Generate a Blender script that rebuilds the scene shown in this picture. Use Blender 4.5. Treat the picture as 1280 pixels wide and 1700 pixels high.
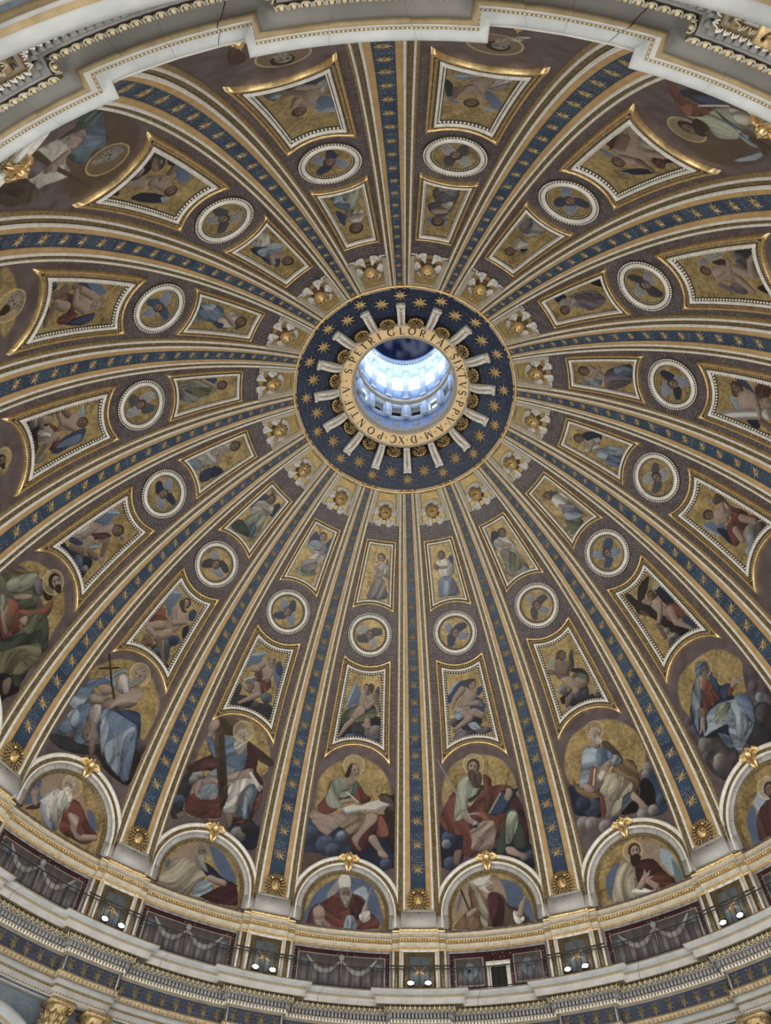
import bpy, math, random
import numpy as np
from mathutils import Matrix, Vector
random.seed(7); np.random.seed(7)
SC=bpy.context.scene; COL=SC.collection
for o in list(bpy.data.objects): bpy.data.objects.remove(o)
PI=math.pi; rad=math.radians
# ---------------- camera
cam=bpy.data.cameras.new('camera'); cam.sensor_fit='HORIZONTAL'; cam.sensor_width=36.0; cam.lens=1192.5/1280*36.0
cam.clip_end=400
co=bpy.data.objects.new('camera',cam); COL.objects.link(co); SC.camera=co
def rotv(v):
    a=np.linalg.norm(v); k=v/a; K=np.array([[0,-k[2],k[1]],[k[2],0,-k[0]],[-k[1],k[0],0]])
    return np.eye(3)+np.sin(a)*K+(1-np.cos(a))*K@K
RM=np.array([[-1,0,0],[0,1,0],[0,0,1.]])@rotv(np.array([-0.57,-0.0362,-0.0443]))
m=Matrix.Identity(4)
for i in range(3):
    m[i][0]=RM[0][i]; m[i][1]=RM[1][i]; m[i][2]=-RM[2][i]
m[0][3],m[1][3],m[2][3]=-0.6979,18.5436,0.0
co.matrix_world=m
# ---------------- world and lights
SC.view_settings.view_transform='Standard'; SC.view_settings.look='None'; SC.view_settings.gamma=1
SC.view_settings.use_curve_mapping=False; SC.view_settings.exposure=0.16
w=bpy.data.worlds.new('sky'); SC.world=w; w.use_nodes=True
w.node_tree.nodes['Background'].inputs[0].default_value=(0.84,0.92,1.0,1); w.node_tree.nodes['Background'].inputs[1].default_value=0.17
def area(name,loc,target,sx,sy,power,col):
    l=bpy.data.lights.new(name,'AREA'); l.shape='RECTANGLE'; l.size=sx; l.size_y=sy; l.energy=power; l.color=col
    o=bpy.data.objects.new(name,l); COL.objects.link(o); o.location=loc
    d=Vector(target)-Vector(loc); o.rotation_euler=d.to_track_quat('-Z','Y').to_euler(); return o
for i in range(16):
    a=rad(-90-22.5*(i+.5)); y=math.sin(a)
    e=950+800*y if y>0 else 950+720*y
    area('window_light',(19.9*math.cos(a),19.9*math.sin(a),7.6),(0,0,9.2),3.0,5.2,e,(1.0,0.95,0.86))
area('lantern_light',(0,0,57.2),(0,0,40),5.0,5.0,300,(0.72,0.85,1.0))
# ---------------- dome surface
C0X,C0Z,RD=-3.73322602,21.59606274,23.58744414491872
MD=RD*PI/180                      # metres per degree of meridian
def rof(phi): return C0X+RD*np.cos(np.radians(phi))
def zof(phi): return C0Z+RD*np.sin(np.radians(phi))
def dm(x,s,h):
    """lateral metres x, meridian metres s (s=phi*MD), height h towards the inside -> xyz for azimuth index 0"""
    x=np.asarray(x,float); s=np.asarray(s,float); h=np.asarray(h,float)
    ph=np.radians(s/MD); r=C0X+RD*np.cos(ph); z=C0Z+RD*np.sin(ph); d=x/r
    rr=r-h*np.cos(ph); zz=z-h*np.sin(ph)
    return np.stack([-rr*np.sin(d),-rr*np.cos(d),zz+0*rr],-1)
def cy(x,r,z):
    """lateral metres x at radius r (angle = x/19.5-like arc), height z"""
    x=np.asarray(x,float); r=np.asarray(r,float); z=np.asarray(z,float); d=x/r
    return np.stack([-r*np.sin(d),-r*np.cos(d),z+0*r],-1)
def zrot(k): return -rad(22.5)*k
# ---------------- mesh helpers
def nmesh(name,V,F,mat,smooth=False):
    """V (n,3), F list of faces or (m,3|4) array"""
    V=np.asarray(V,dtype=np.float32).reshape(-1,3)
    me=bpy.data.meshes.new(name)
    if isinstance(F,np.ndarray):
        n=F.shape[1]; nf=len(F)
        me.vertices.add(len(V)); me.vertices.foreach_set('co',V.ravel())
        me.loops.add(nf*n); me.loops.foreach_set('vertex_index',F.ravel().astype(np.int32))
        me.polygons.add(nf); me.polygons.foreach_set('loop_start',np.arange(0,nf*n,n,dtype=np.int32))
        try: me.polygons.foreach_set('loop_total',np.full(nf,n,dtype=np.int32))
        except Exception: pass
        me.update(calc_edges=True)
    else:
        me.from_pydata(V.tolist(),[],[list(f) for f in F])
    if mat: me.materials.append(mat)
    if smooth: me.polygons.foreach_set('use_smooth',np.ones(len(me.polygons),dtype=bool))
    me.update(); return me
class MB:
    def __init__(s): s.V=[];s.Q=[];s.T=[];s.n=0
    def add(s,V,F):
        V=np.asarray(V,float).reshape(-1,3)
        if isinstance(F,np.ndarray):
            (s.Q if F.shape[1]==4 else s.T).append(F+s.n)
        else:
            q=[f for f in F if len(f)==4]; t=[f for f in F if len(f)==3]
            if q: s.Q.append(np.array(q)+s.n)
            if t: s.T.append(np.array(t)+s.n)
        s.V.append(V); s.n+=len(V)
    def mesh(s,name,mat,smooth=False):
        V=np.concatenate(s.V)
        fs=[]
        if s.Q and not s.T: return nmesh(name,V,np.concatenate(s.Q),mat,smooth)
        if s.T and not s.Q: return nmesh(name,V,np.concatenate(s.T),mat,smooth)
        q=np.concatenate(s.Q); t=np.concatenate(s.T)
        me=bpy.data.meshes.new(name); me.vertices.add(len(V)); me.vertices.foreach_set('co',V.astype(np.float32).ravel())
        li=np.concatenate([q.ravel(),t.ravel()]).astype(np.int32); me.loops.add(len(li)); me.loops.foreach_set('vertex_index',li)
        st=np.concatenate([np.arange(len(q))*4,len(q)*4+np.arange(len(t))*3]).astype(np.int32)
        me.polygons.add(len(q)+len(t)); me.polygons.foreach_set('loop_start',st)
        try: me.polygons.foreach_set('loop_total',np.concatenate([np.full(len(q),4),np.full(len(t),3)]).astype(np.int32))
        except Exception: pass
        me.update(calc_edges=True); me.materials.append(mat)
        if smooth: me.polygons.foreach_set('use_smooth',np.ones(len(me.polygons),dtype=bool))
        me.update(); return me
def gridF(nu,nv,cu=False):
    """quads for grid indexed [i*nv+j], i<nu,j<nv; cu closes i"""
    I=np.arange(nu if cu else nu-1); J=np.arange(nv-1)
    i,j=np.meshgrid(I,J,indexing='ij'); i=i.ravel(); j=j.ravel(); i2=(i+1)%nu
    return np.stack([i*nv+j,i2*nv+j,i2*nv+j+1,i*nv+j+1],1)
def box(b,x0,x1,y0,y1,z0,z1,f=None):
    V=np.array([(x,y,z) for x in (x0,x1) for y in (y0,y1) for z in (z0,z1)],float)
    F=[(0,1,3,2),(4,6,7,5),(0,4,5,1),(2,3,7,6),(0,2,6,4),(1,5,7,3)]
    b.add(f(V[:,0],V[:,1],V[:,2]) if f else V,F)
def ell(b,c,rx,ry,rz,nu=10,nv=6,R=None,half=False):
    u=np.linspace(0,2*PI,nu,endpoint=False); v=np.linspace(0.0 if half else -PI/2,PI/2,nv)
    U,Vv=np.meshgrid(u,v,indexing='ij')
    P=np.stack([rx*np.cos(U)*np.cos(Vv),ry*np.sin(U)*np.cos(Vv),rz*np.sin(Vv)],-1).reshape(-1,3)
    if R is not None: P=P@np.asarray(R).T
    b.add(P+np.asarray(c,float),gridF(nu,nv,True))
def tube(b,pts,rads,n=8):
    pts=np.asarray(pts,float); m_=len(pts); rads=np.broadcast_to(rads,(m_,)); V=[]
    up=np.array([0,0,1.])
    for i in range(m_):
        t=pts[min(i+1,m_-1)]-pts[max(i-1,0)]; t/=np.linalg.norm(t)+1e-9
        a=np.cross(t,up)
        if np.linalg.norm(a)<.05: a=np.cross(t,(1,0,0))
        a/=np.linalg.norm(a); c=np.cross(t,a)
        for j in range(n):
            an=2*PI*j/n; V.append(pts[i]+rads[i]*(a*math.cos(an)+c*math.sin(an)))
    F=gridF(m_,n); F2=[]
    for i in range(m_-1): F2.append((i*n+n-1,(i+1)*n+n-1,(i+1)*n,i*n))
    b.add(np.array(V),np.concatenate([F,np.array(F2)]))
# ---------------- objects
def tag(o,label=None,cat=None,group=None,kind=None):
    if label: o['label']=label
    if cat: o['category']=cat
    if group: o['group']=group
    if kind: o['kind']=kind
    return o
def ob(name,me,parent=None,loc=None,rz=None):
    o=bpy.data.objects.new(name,me); COL.objects.link(o)
    if parent is not None: o.parent=parent
    if loc is not None: o.location=loc
    if rz is not None: o.rotation_euler=(0,0,rz)
    return o
def thing(name,base,k,label=None,cat=None,group=None,kind=None):
    """Empty whose local frame is the azimuth-0 frame shifted to base, turned to azimuth index k"""
    e=bpy.data.objects.new(name,None); COL.objects.link(e)
    a=zrot(k); b=Vector(base); e.location=(b.x*math.cos(a)-b.y*math.sin(a),b.x*math.sin(a)+b.y*math.cos(a),b.z)
    e.rotation_euler=(0,0,a); e.empty_display_size=.2
    tag(e,label,cat,group,kind); e['b']=0; del e['b']
    return e
def rebase(me,base):
    n=len(me.vertices); c=np.empty(n*3,dtype=np.float32); me.vertices.foreach_get('co',c)
    c=c.reshape(-1,3)-np.asarray(base,dtype=np.float32); me.vertices.foreach_set('co',c.ravel()); me.update(); return me
# ---------------- materials
def nodes(name):
    m_=bpy.data.materials.new(name); m_.use_nodes=True; nt=m_.node_tree; return m_,nt,nt.nodes['Principled BSDF']
def N(nt,t,**kw):
    n=nt.nodes.new(t)
    for k_,v in kw.items():
        if k_.startswith('i_'): n.inputs[int(k_[2:])].default_value=v
        else: setattr(n,k_,v)
    return n
def obj_noise(nt,scale,detail=4,rough=.6):
    tc=N(nt,'ShaderNodeTexCoord'); n=N(nt,'ShaderNodeTexNoise'); n.inputs['Scale'].default_value=scale; n.inputs['Detail'].default_value=detail; n.inputs['Roughness'].default_value=rough
    nt.links.new(tc.outputs['Object'],n.inputs['Vector']); return tc,n
def ramp(nt,src,stops):
    r=N(nt,'ShaderNodeValToRGB'); e=r.color_ramp.elements
    while len(e)>1: e.remove(e[0])
    e[0].position=stops[0][0]; e[0].color=(*stops[0][1],1)
    for p,c in stops[1:]:
        x=e.new(p); x.color=(*c,1)
    nt.links.new(src,r.inputs[0]); return r
def mat(name,c1,c2,scale=3,rough=.6,metal=0,bump=0,bscale=40,detail=4,spec=.5):
    m_,nt,b=nodes(name); tc,n=obj_noise(nt,scale,detail)
    r=ramp(nt,n.outputs['Fac'],[(.32,c1),(.68,c2)]); nt.links.new(r.outputs[0],b.inputs['Base Color'])
    b.inputs['Roughness'].default_value=rough; b.inputs['Metallic'].default_value=metal; b.inputs['Specular IOR Level'].default_value=spec
    if bump:
        n2=N(nt,'ShaderNodeTexNoise'); n2.inputs['Scale'].default_value=bscale; nt.links.new(tc.outputs['Object'],n2.inputs['Vector'])
        bp=N(nt,'ShaderNodeBump'); bp.inputs['Strength'].default_value=bump; bp.inputs['Distance'].default_value=.02
        nt.links.new(n2.outputs['Fac'],bp.inputs['Height']); nt.links.new(bp.outputs[0],b.inputs['Normal'])
    return m_
def mosaic(name,c1,c2,dot,dscale,dsize,scale=1.2,rough=.5,metal=.0,tess=28,spec=.5):
    """glass mosaic: cloudy ground colour, tessera variation, sparse gilt tesserae with their glints painted as dots"""
    m_,nt,b=nodes(name); tc,n=obj_noise(nt,scale,5)
    r=ramp(nt,n.outputs['Fac'],[(.3,c1),(.7,c2)])
    v=N(nt,'ShaderNodeTexVoronoi'); v.inputs['Scale'].default_value=tess; nt.links.new(tc.outputs['Object'],v.inputs['Vector'])
    mx=N(nt,'ShaderNodeMix',data_type='RGBA',blend_type='OVERLAY'); mx.inputs[0].default_value=.28
    bw=N(nt,'ShaderNodeRGBToBW'); nt.links.new(v.outputs['Color'],bw.inputs[0])
    nt.links.new(r.outputs[0],mx.inputs[6]); nt.links.new(bw.outputs[0],mx.inputs[7])
    out=mx.outputs[2]
    if dot:
        d=N(nt,'ShaderNodeTexVoronoi'); d.inputs['Scale'].default_value=dscale; d.inputs['Randomness'].default_value=.45
        nt.links.new(tc.outputs['Object'],d.inputs['Vector'])
        lt=N(nt,'ShaderNodeMath',operation='LESS_THAN'); lt.inputs[1].default_value=dsize; nt.links.new(d.outputs['Distance'],lt.inputs[0])
        m2=N(nt,'ShaderNodeMix',data_type='RGBA'); nt.links.new(lt.outputs[0],m2.inputs[0]); nt.links.new(out,m2.inputs[6]); m2.inputs[7].default_value=(*dot,1)  # dot colour carries the gilt tesserae and their painted glint
        out=m2.outputs[2]
    nt.links.new(out,b.inputs['Base Color']); b.inputs['Roughness'].default_value=rough; b.inputs['Metallic'].default_value=metal
    b.inputs['Specular IOR Level'].default_value=spec
    return m_
M={}
M['gold']=mat('gilding',(.62,.43,.19),(.93,.70,.38),6,.34,.85,.25,30)
M['goldband']=mat('ochre_gilt_band',(.44,.285,.125),(.58,.40,.19),1.6,.5,.25,.05,30)
M['bronze']=mat('old_gilding',(.20,.14,.065),(.46,.34,.17),9,.45,.5,.3,30)
M['marble']=mat('white_marble',(.60,.58,.53),(.82,.80,.75),4,.45,0,.05,30)
M['stone']=mat('travertine',(.30,.295,.28),(.43,.42,.40),1.1,.6,0,.15,14)
M['stonegrey']=mat('grey_stone',(.18,.18,.178),(.27,.265,.26),1.3,.65,0,.15,14)
M['cream']=mat('cream_stucco',(.38,.335,.255),(.54,.49,.39),4,.5,.1,.1,30)
M['purple']=mosaic('purple_mosaic',(.056,.045,.050),(.104,.088,.096),(.36,.31,.24),8.0,.22)
M['brown']=mosaic('brown_gold_mosaic',(.085,.060,.028),(.20,.145,.065),(.38,.32,.19),9,.24,scale=5,metal=.25)
M['goldmos']=mosaic('gold_mosaic',(.30,.21,.075),(.46,.35,.14),(.12,.08,.04),9,.24,scale=3,metal=.5,rough=.42)
M['blue']=mosaic('blue_mosaic',(.015,.032,.070),(.045,.080,.130),(.34,.32,.29),7.0,.20,scale=.9)
M['bluedark']=mosaic('dark_blue_mosaic',(.006,.013,.040),(.017,.034,.078),(.24,.25,.28),6.5,.18,scale=.8)
M['stargold']=mat('star_gilding',(.27,.20,.105),(.40,.31,.17),8,.38,.5,.2,30)
M['goldring']=mat('inscription_gilding',(.86,.60,.31),(.97,.74,.44),2.5,.55,.0,.05,30)
M['egggold']=mat('egg_gilding',(.50,.40,.22),(.70,.60,.38),5,.45,.2)
M['feather']=mat('silver_white_stucco',(.50,.48,.46),(.78,.76,.74),6,.45,.1,.1,30)
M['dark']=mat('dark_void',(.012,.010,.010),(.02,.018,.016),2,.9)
M['iron']=mat('dark_iron',(.02,.02,.022),(.04,.04,.045),4,.5,.4)
M['red']=mosaic('dark_red_mosaic',(.035,.010,.014),(.065,.020,.026),(.35,.26,.2),6,.2)
M['relief']=mosaic('grey_violet_mosaic',(.065,.060,.066),(.115,.105,.115),None,1,.1)
M['teal']=mosaic('slate_teal_mosaic',(.075,.10,.125),(.14,.175,.20),None,1,.1)
M['shadeback']=mat('shaded_hollow',(.035,.026,.014),(.06,.045,.025),6,.7)  # dark brown backing, shade of the moulding grooves put into the colour
M['goldface']=mat('head_gilding',(.42,.28,.11),(.74,.54,.26),9,.45,.6,.2,30)
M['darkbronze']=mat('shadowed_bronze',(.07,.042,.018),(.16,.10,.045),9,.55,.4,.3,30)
M['bigstar']=mat('collar_star_gilding',(.50,.36,.16),(.72,.54,.28),5,.42,.45,.2,30)
M['ink']=mat('black_letter',(.012,.010,.010),(.025,.02,.018),5,.5)
M['lantblue']=mat('lantern_blue_stucco',(.22,.34,.62),(.34,.50,.85),2,.5)
M['lantwhite']=mat('lantern_white_stucco',(.55,.66,.85),(.75,.85,.98),2,.5)
def emis(name,col,st):
    m_=bpy.data.materials.new(name); m_.use_nodes=True; nt=m_.node_tree; nt.nodes.remove(nt.nodes['Principled BSDF'])
    e=N(nt,'ShaderNodeEmission'); tc=N(nt,'ShaderNodeTexCoord'); n=N(nt,'ShaderNodeTexNoise'); n.inputs['Scale'].default_value=3
    nt.links.new(tc.outputs['Object'],n.inputs['Vector'])
    r=ramp(nt,n.outputs['Fac'],[(.3,tuple(c*.93 for c in col)),(.7,col)]); nt.links.new(r.outputs[0],e.inputs[0])
    e.inputs[1].default_value=st; nt.links.new(e.outputs[0],nt.nodes['Material Output'].inputs[0]); return m_
M['sky']=emis('daylit_pane',(.86,.94,1.0),3.2)
M['lamp']=emis('lit_floodlight',(1.0,.90,.70),60.0)
# paint: colour attribute carries the mosaic picture, second attribute marks gold leaf tesserae
def paintmat(nm,dotc,da):
    m_,nt,b=nodes(nm); a=N(nt,'ShaderNodeAttribute'); a.attribute_name='paint'
    tc=N(nt,'ShaderNodeTexCoord'); v=N(nt,'ShaderNodeTexVoronoi'); v.inputs['Scale'].default_value=22; nt.links.new(tc.outputs['Object'],v.inputs['Vector'])
    bw=N(nt,'ShaderNodeRGBToBW'); nt.links.new(v.outputs['Color'],bw.inputs[0])
    mx=N(nt,'ShaderNodeMix',data_type='RGBA',blend_type='OVERLAY'); mx.inputs[0].default_value=.22
    nt.links.new(a.outputs['Color'],mx.inputs[6]); nt.links.new(bw.outputs[0],mx.inputs[7]); 
    d=N(nt,'ShaderNodeTexVoronoi'); d.inputs['Scale'].default_value=8.5; d.inputs['Randomness'].default_value=.45; nt.links.new(tc.outputs['Object'],d.inputs['Vector'])
    lt=N(nt,'ShaderNodeMath',operation='LESS_THAN'); lt.inputs[1].default_value=.23; nt.links.new(d.outputs['Distance'],lt.inputs[0])
    l2=N(nt,'ShaderNodeMath',operation='MULTIPLY'); l2.inputs[1].default_value=da; nt.links.new(lt.outputs[0],l2.inputs[0])
    l3=N(nt,'ShaderNodeMath',operation='MULTIPLY'); nt.links.new(l2.outputs[0],l3.inputs[0]); nt.links.new(a.outputs['Alpha'],l3.inputs[1])
    m2=N(nt,'ShaderNodeMix',data_type='RGBA'); nt.links.new(l3.outputs[0],m2.inputs[0]); nt.links.new(mx.outputs[2],m2.inputs[6]); m2.inputs[7].default_value=(*dotc,1)
    nt.links.new(m2.outputs[2],b.inputs['Base Color'])
    mm=N(nt,'ShaderNodeMath',operation='MULTIPLY'); mm.inputs[1].default_value=.5; nt.links.new(a.outputs['Alpha'],mm.inputs[0]); nt.links.new(mm.outputs[0],b.inputs['Metallic'])
    b.inputs['Roughness'].default_value=.48
    return m_
M['paint']=paintmat('mosaic_picture',(.10,.07,.03),.8); M['paint_glint']=paintmat('glint_dot_mosaic_picture',(.44,.37,.22),.6)
def multimesh(name,V,F,MI,mats,smooth=False):
    me=nmesh(name,V,F,None,smooth)
    for m_ in mats: me.materials.append(m_)
    me.polygons.foreach_set('material_index',np.asarray(MI,dtype=np.int32)); me.update(); return me
NS='ceiling'
# ---------------- ceiling shell (structure)
def shell():
    ph=np.linspace(-5.2,63.3,60); az=np.linspace(0,360,192,endpoint=False)
    A,P=np.meshgrid(np.radians(az),ph,indexing='ij'); r=rof(P)+.0; z=zof(P)
    V=np.stack([r*np.cos(A),r*np.sin(A),z],-1).reshape(-1,3)
    return nmesh('ceiling',V,gridF(192,60,True),M['purple'],True)
ceil=ob('ceiling',shell()); ceil['kind']='structure'
# ---------------- ribs
RA_=[.27,.43,.53,.70,.82,.91]; RB_=[.41,.68,.82,1.07,1.17,1.30]
def roff(i,r): return RA_[i]+(RB_[i]-RA_[i])*(r-11.85)/7.63
def rbase(phi): return dm(0,phi*MD,0)
RIBBASE=tuple(dm(0,-3*MD,0))
def ribstrip(name,sec,ma,phi0,phi1,side=0,n=90,smooth=True):
    """sec: list of (index a, index b, blend, h): x between roff(a) and roff(b)"""
    ph=np.linspace(phi0,phi1,n); V=np.zeros((n,len(sec),3)); r=rof(ph)
    for j,(a,b,t,h) in enumerate(sec):
        xa=0*r if a<0 else roff(a,r); xb=roff(b,r); x=xa+(xb-xa)*t
        if side==0: x=x if b!=99 else x
        V[:,j]=dm(x*(side if side else 1),ph*MD,h)
    return rebase(nmesh(name,V.reshape(-1,3),gridF(n,len(sec)),ma,smooth),RIBBASE)
def bluestrip():
    n=70; ph=np.linspace(-.2,63.1,n); r=rof(ph); xs=np.linspace(-1,1,5); V=np.stack([dm(roff(0,r)*t,ph*MD,.148) for t in xs],1)
    return rebase(nmesh('star_band',V.reshape(-1,3),gridF(n,5),M['blue'],True),RIBBASE)
def starmesh(R,x0=0,s0=0,h0=.148,base=RIBBASE,hh=.22,rot=0,mapf=None,n=8,ma=None):
    P=[(0,0,h0+R*hh)]
    for i in range(2*n):
        a=PI*i/n+rot; q=R if i%2==0 else R*.40
        P.append((q*math.sin(a),q*math.cos(a),h0+.012 if i%2 else h0+.02))
    P=np.array(P); F=[(0,1+i,1+(i+1)%(2*n)) for i in range(2*n)]
    f=mapf or dm
    V=f(P[:,0]+x0,P[:,1]+s0,P[:,2])
    return rebase(nmesh('star',V,F,ma or M['stargold']),base)
RIBM={}
RIBM['star_band']=bluestrip()
for sd,nm in ((1,'r'),(-1,'l')):
    RIBM['gilded_strip'+nm]=ribstrip('gilded_strip',[(-1,0,1,0.149),(-1,0,1,0.198),(0,1,.06,0.209),(0,1,.94,0.209),(-1,1,1,0.187)],M['goldband'],-2.9,63.1,sd,smooth=False)
    RIBM['marble_fillet'+nm]=ribstrip('marble_fillet',[(-1,1,1,0.187),(1,2,.2,0.248),(1,2,.5,0.270),(1,2,.8,0.248),(-1,2,1,0.154)],M['marble'],-2.9,63.0,sd)
    RIBM['mosaic_strip'+nm]=ribstrip('mosaic_strip',[(-1,2,1,0.132),(-1,3,1,0.132)],M['brown'],-4.3,62.9,sd)
    RIBM['outer_fillet'+nm]=ribstrip('marble_fillet',[(-1,3,1,0.132),(3,4,.15,0.182),(3,4,.5,0.209),(3,4,.85,0.182),(-1,4,1,0.121)],M['marble'],-1.6,62.9,sd)
    RIBM['gilt_edge'+nm]=ribstrip('gilt_edge',[(-1,4,1,0.121),(4,5,.5,0.110),(-1,5,1,0.055),(-1,5,1.02,-0.050)],M['bronze'],-1.6,62.8,sd)
RSTARS=[62.2,60.6,58.9,57.15,55.4,53.6,51.8,49.8,47.8,45.6,43.3,41,38.4,35.9,33.2,30.6,27.9,25.1,22.3,19.6,16.6,13.3,9.9,6.5,3.1]
RSM=[starmesh(roff(0,rof(p))*.90,0,p*MD) for p in RSTARS]
def slab():
    b=MB(); s0,s1=-4.75*MD,-2.95*MD
    box(b,-.93,.93,s0,s1,0,.36,dm); box(b,-.80,.80,s1-.02,s1+.14,.1,.34,dm)
    for sx in (-1,1): box(b,min(sx*.93,sx*1.38),max(sx*.93,sx*1.38),s0,s1-.25+.1,0,.22,dm)
    return rebase(b.mesh('stone_base',M['stone']),RIBBASE)
RIBM['stone_base']=slab()
def lionpad():
    b=MB(); box(b,-.66,.66,-2.9*MD,.0,.1,.20,dm); return rebase(b.mesh('ochre_panel',M['goldband']),RIBBASE)
RIBM['ochre_panel']=lionpad()
DIRS={0:'bottom centre',1:'bottom, one right of centre',2:'lower right',3:'the lower right edge',4:'right edge below middle',5:'right edge above middle',6:'upper right edge',7:'the top right cornice',8:'the top centre cornice',-1:'bottom, one left of centre',-2:'lower left',-3:'the lower left edge',-4:'left edge below middle',-5:'left edge above middle',-6:'upper left edge',-7:'the top left cornice'}
for k in list(range(-7,9)):
    t=thing('dome_rib',RIBBASE,k,'dome rib with gold-starred blue band, running to %s'%DIRS[k],'rib','star-banded ribs of the dome')
    for nm,me in RIBM.items():
        base=me.name.split('.')[0]
        ob(base,me,t)
    for me in RSM: ob('star',me,t)
# ---------------- moulded frames on the dome
def circ3(xc,sc,mid):
    """circle symmetric about x=0 through (xc,sc) and (0,mid): centre s and radius (signed)"""
    d=mid-sc
    if abs(d)<1e-6: return None
    R=(xc*xc+d*d)/(2*abs(d)); return (mid-R if d>0 else mid+R),R
class Quad:
    def __init__(q,xb,pb,mb,xt,pt,mt):
        q.xb,q.sb,q.mb,q.xt,q.st,q.mt=xb,pb*MD,mb*MD,xt,pt*MD,mt*MD
        q.cb=circ3(xb,q.sb,q.mb); q.ct=circ3(xt,q.st,q.mt)
    def bot(q,x,D=0):
        if q.cb is None: return q.sb+D+0*x
        c,R=q.cb; return c+np.sqrt(np.maximum((R+D)**2-x*x,0))
    def top(q,x,D=0):
        if q.ct is None: return q.st-D+0*x
        c,R=q.ct; return c-np.sqrt(np.maximum((R+D)**2-x*x,0))
    def side(q,s,D=0):
        t=(s-q.sb)/(q.st-q.sb); return q.xb+(q.xt-q.xb)*t-D*math.hypot(1,(q.xb-q.xt)/(q.st-q.sb))
    def outline(q,D=0,nb=17,ns=16,nt_=13):
        # corners at inset D by iteration
        def corner(f,x0):
            x=x0
            for _ in range(40): s=float(f(np.array(x),D)); x=float(q.side(s,D))
            return x,s
        xb,sb=corner(q.bot,q.xb); xt,st=corner(q.top,q.xt)
        X=np.linspace(-xb,xb,nb); P=[(x,float(q.bot(np.array(x),D))) for x in X]
        for t in np.linspace(0,1,ns)[1:-1]: P.append((xb+(xt-xb)*t,sb+(st-sb)*t))
        X=np.linspace(xt,-xt,nt_); P+=[(x,float(q.top(np.array(x),D))) for x in X]
        for t in np.linspace(1,0,ns)[1:-1]: P.append((-(xb+(xt-xb)*t),sb+(st-sb)*t))
        return np.array(P)
def frame(name,q,sec,ma,base,smooth=True):
    loops=[]
    for d,h in sec:
        o_=q.outline(d); loops.append(dm(o_[:,0],o_[:,1],h))
    V=np.stack(loops,1); n=len(V)
    return rebase(nmesh(name,V.reshape(-1,3),gridF(n,len(sec),True),ma,smooth),base)
def along(pts,pitch,closed=True,cornerskip=0):
    P=np.asarray(pts); Q=np.vstack([P,P[:1]]) if closed else P
    d=np.diff(Q,axis=0); L=np.hypot(d[:,0],d[:,1]); c=np.concatenate([[0],np.cumsum(L)]); n=max(1,int(round(c[-1]/pitch)))
    t=(np.arange(n)+.5)*c[-1]/n; i=np.clip(np.searchsorted(c,t,side='right')-1,0,len(L)-1)
    f=((t-c[i])/L[i])[:,None]; return Q[i]+d[i]*f, d[i]/L[i][:,None]
def studs(name,pts,tan,a,b,h0,h1,ma,base,shape='egg',mapf=dm):
    """row of small relief pieces: a half length along, b half width across"""
    if shape=='egg': T=np.array([(math.cos(u)*a*math.cos(v),math.sin(u)*b*math.cos(v),math.sin(v)) for v in (0,.75) for u in np.arange(8)*PI/4]+[(0,0,1)]); F=[(i,(i+1)%8,8+(i+1)%8,8+i) for i in range(8)]+[(8+i,8+(i+1)%8,16) for i in range(8)]
    elif shape=='leaf': T=np.array([(-a,-b,0),(a,-b,0),(.75*a,.2*b,0),(0,b,0),(-.75*a,.2*b,0),(0,-.5*b,1)]); F=[(0,1,5),(1,2,5),(2,3,5),(3,4,5),(4,0,5)]
    else: T=np.array([(x,y,z) for x in (-a,a) for y in (-b,b) for z in (0,1)],float); F=[(0,1,3,2),(4,6,7,5),(0,4,5,1),(2,3,7,6),(1,5,7,3)]
    n=len(pts); nx,ny=-tan[:,1],tan[:,0]
    X=pts[:,0,None]+T[None,:,0]*tan[:,0,None]+T[None,:,1]*nx[:,None]
    S=pts[:,1,None]+T[None,:,0]*tan[:,1,None]+T[None,:,1]*ny[:,None]
    H=h0+T[None,:,2]*(h1-h0)+0*X
    V=mapf(X.ravel(),S.ravel(),H.ravel()); m_=len(T); b_=MB()
    o=np.arange(n)*m_
    q=np.array([f for f in F if len(f)==4]); t=np.array([f for f in F if len(f)==3])
    b_.V=[V]; b_.n=len(V)
    if len(q): b_.Q=[(q[None]+o[:,None,None]).reshape(-1,4)]
    if len(t): b_.T=[(t[None]+o[:,None,None]).reshape(-1,3)]
    me=b_.mesh(name,ma,shape=='egg'); return rebase(me,base)
# ---------------- painting of the mosaic pictures (pictures are flat tesserae work: colour per vertex)
def hexc(h): return np.array([((int(h[i:i+2],16)/255)+.0)**2.2 for i in (0,2,4)])
def pig(h):
    c=hexc(h); l=c@np.array([.3,.59,.11]); return (l+(c-l)*.66)*.86
_nt=np.random.RandomState(5).rand(64,64)
def vnoise(x,y,f):
    x=x*f+17.3; y=y*f+9.1; i=np.floor(x).astype(int); j=np.floor(y).astype(int); u=x-i; v=y-j; u=u*u*(3-2*u); v=v*v*(3-2*v)
    g=lambda a,b:_nt[a%64,b%64]
    return (g(i,j)*(1-u)+g(i+1,j)*u)*(1-v)+(g(i,j+1)*(1-u)+g(i+1,j+1)*u)*v
def catmull(P,m=4):
    P=np.asarray(P,float); n=len(P); out=[]
    for i in range(n):
        p0,p1,p2,p3=P[i-1],P[i],P[(i+1)%n],P[(i+2)%n]
        for t in np.arange(m)/m:
            out.append(.5*((2*p1)+(-p0+p2)*t+(2*p0-5*p1+4*p2-p3)*t*t+(-p0+3*p1-3*p2+p3)*t**3))
    return np.array(out)
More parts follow.
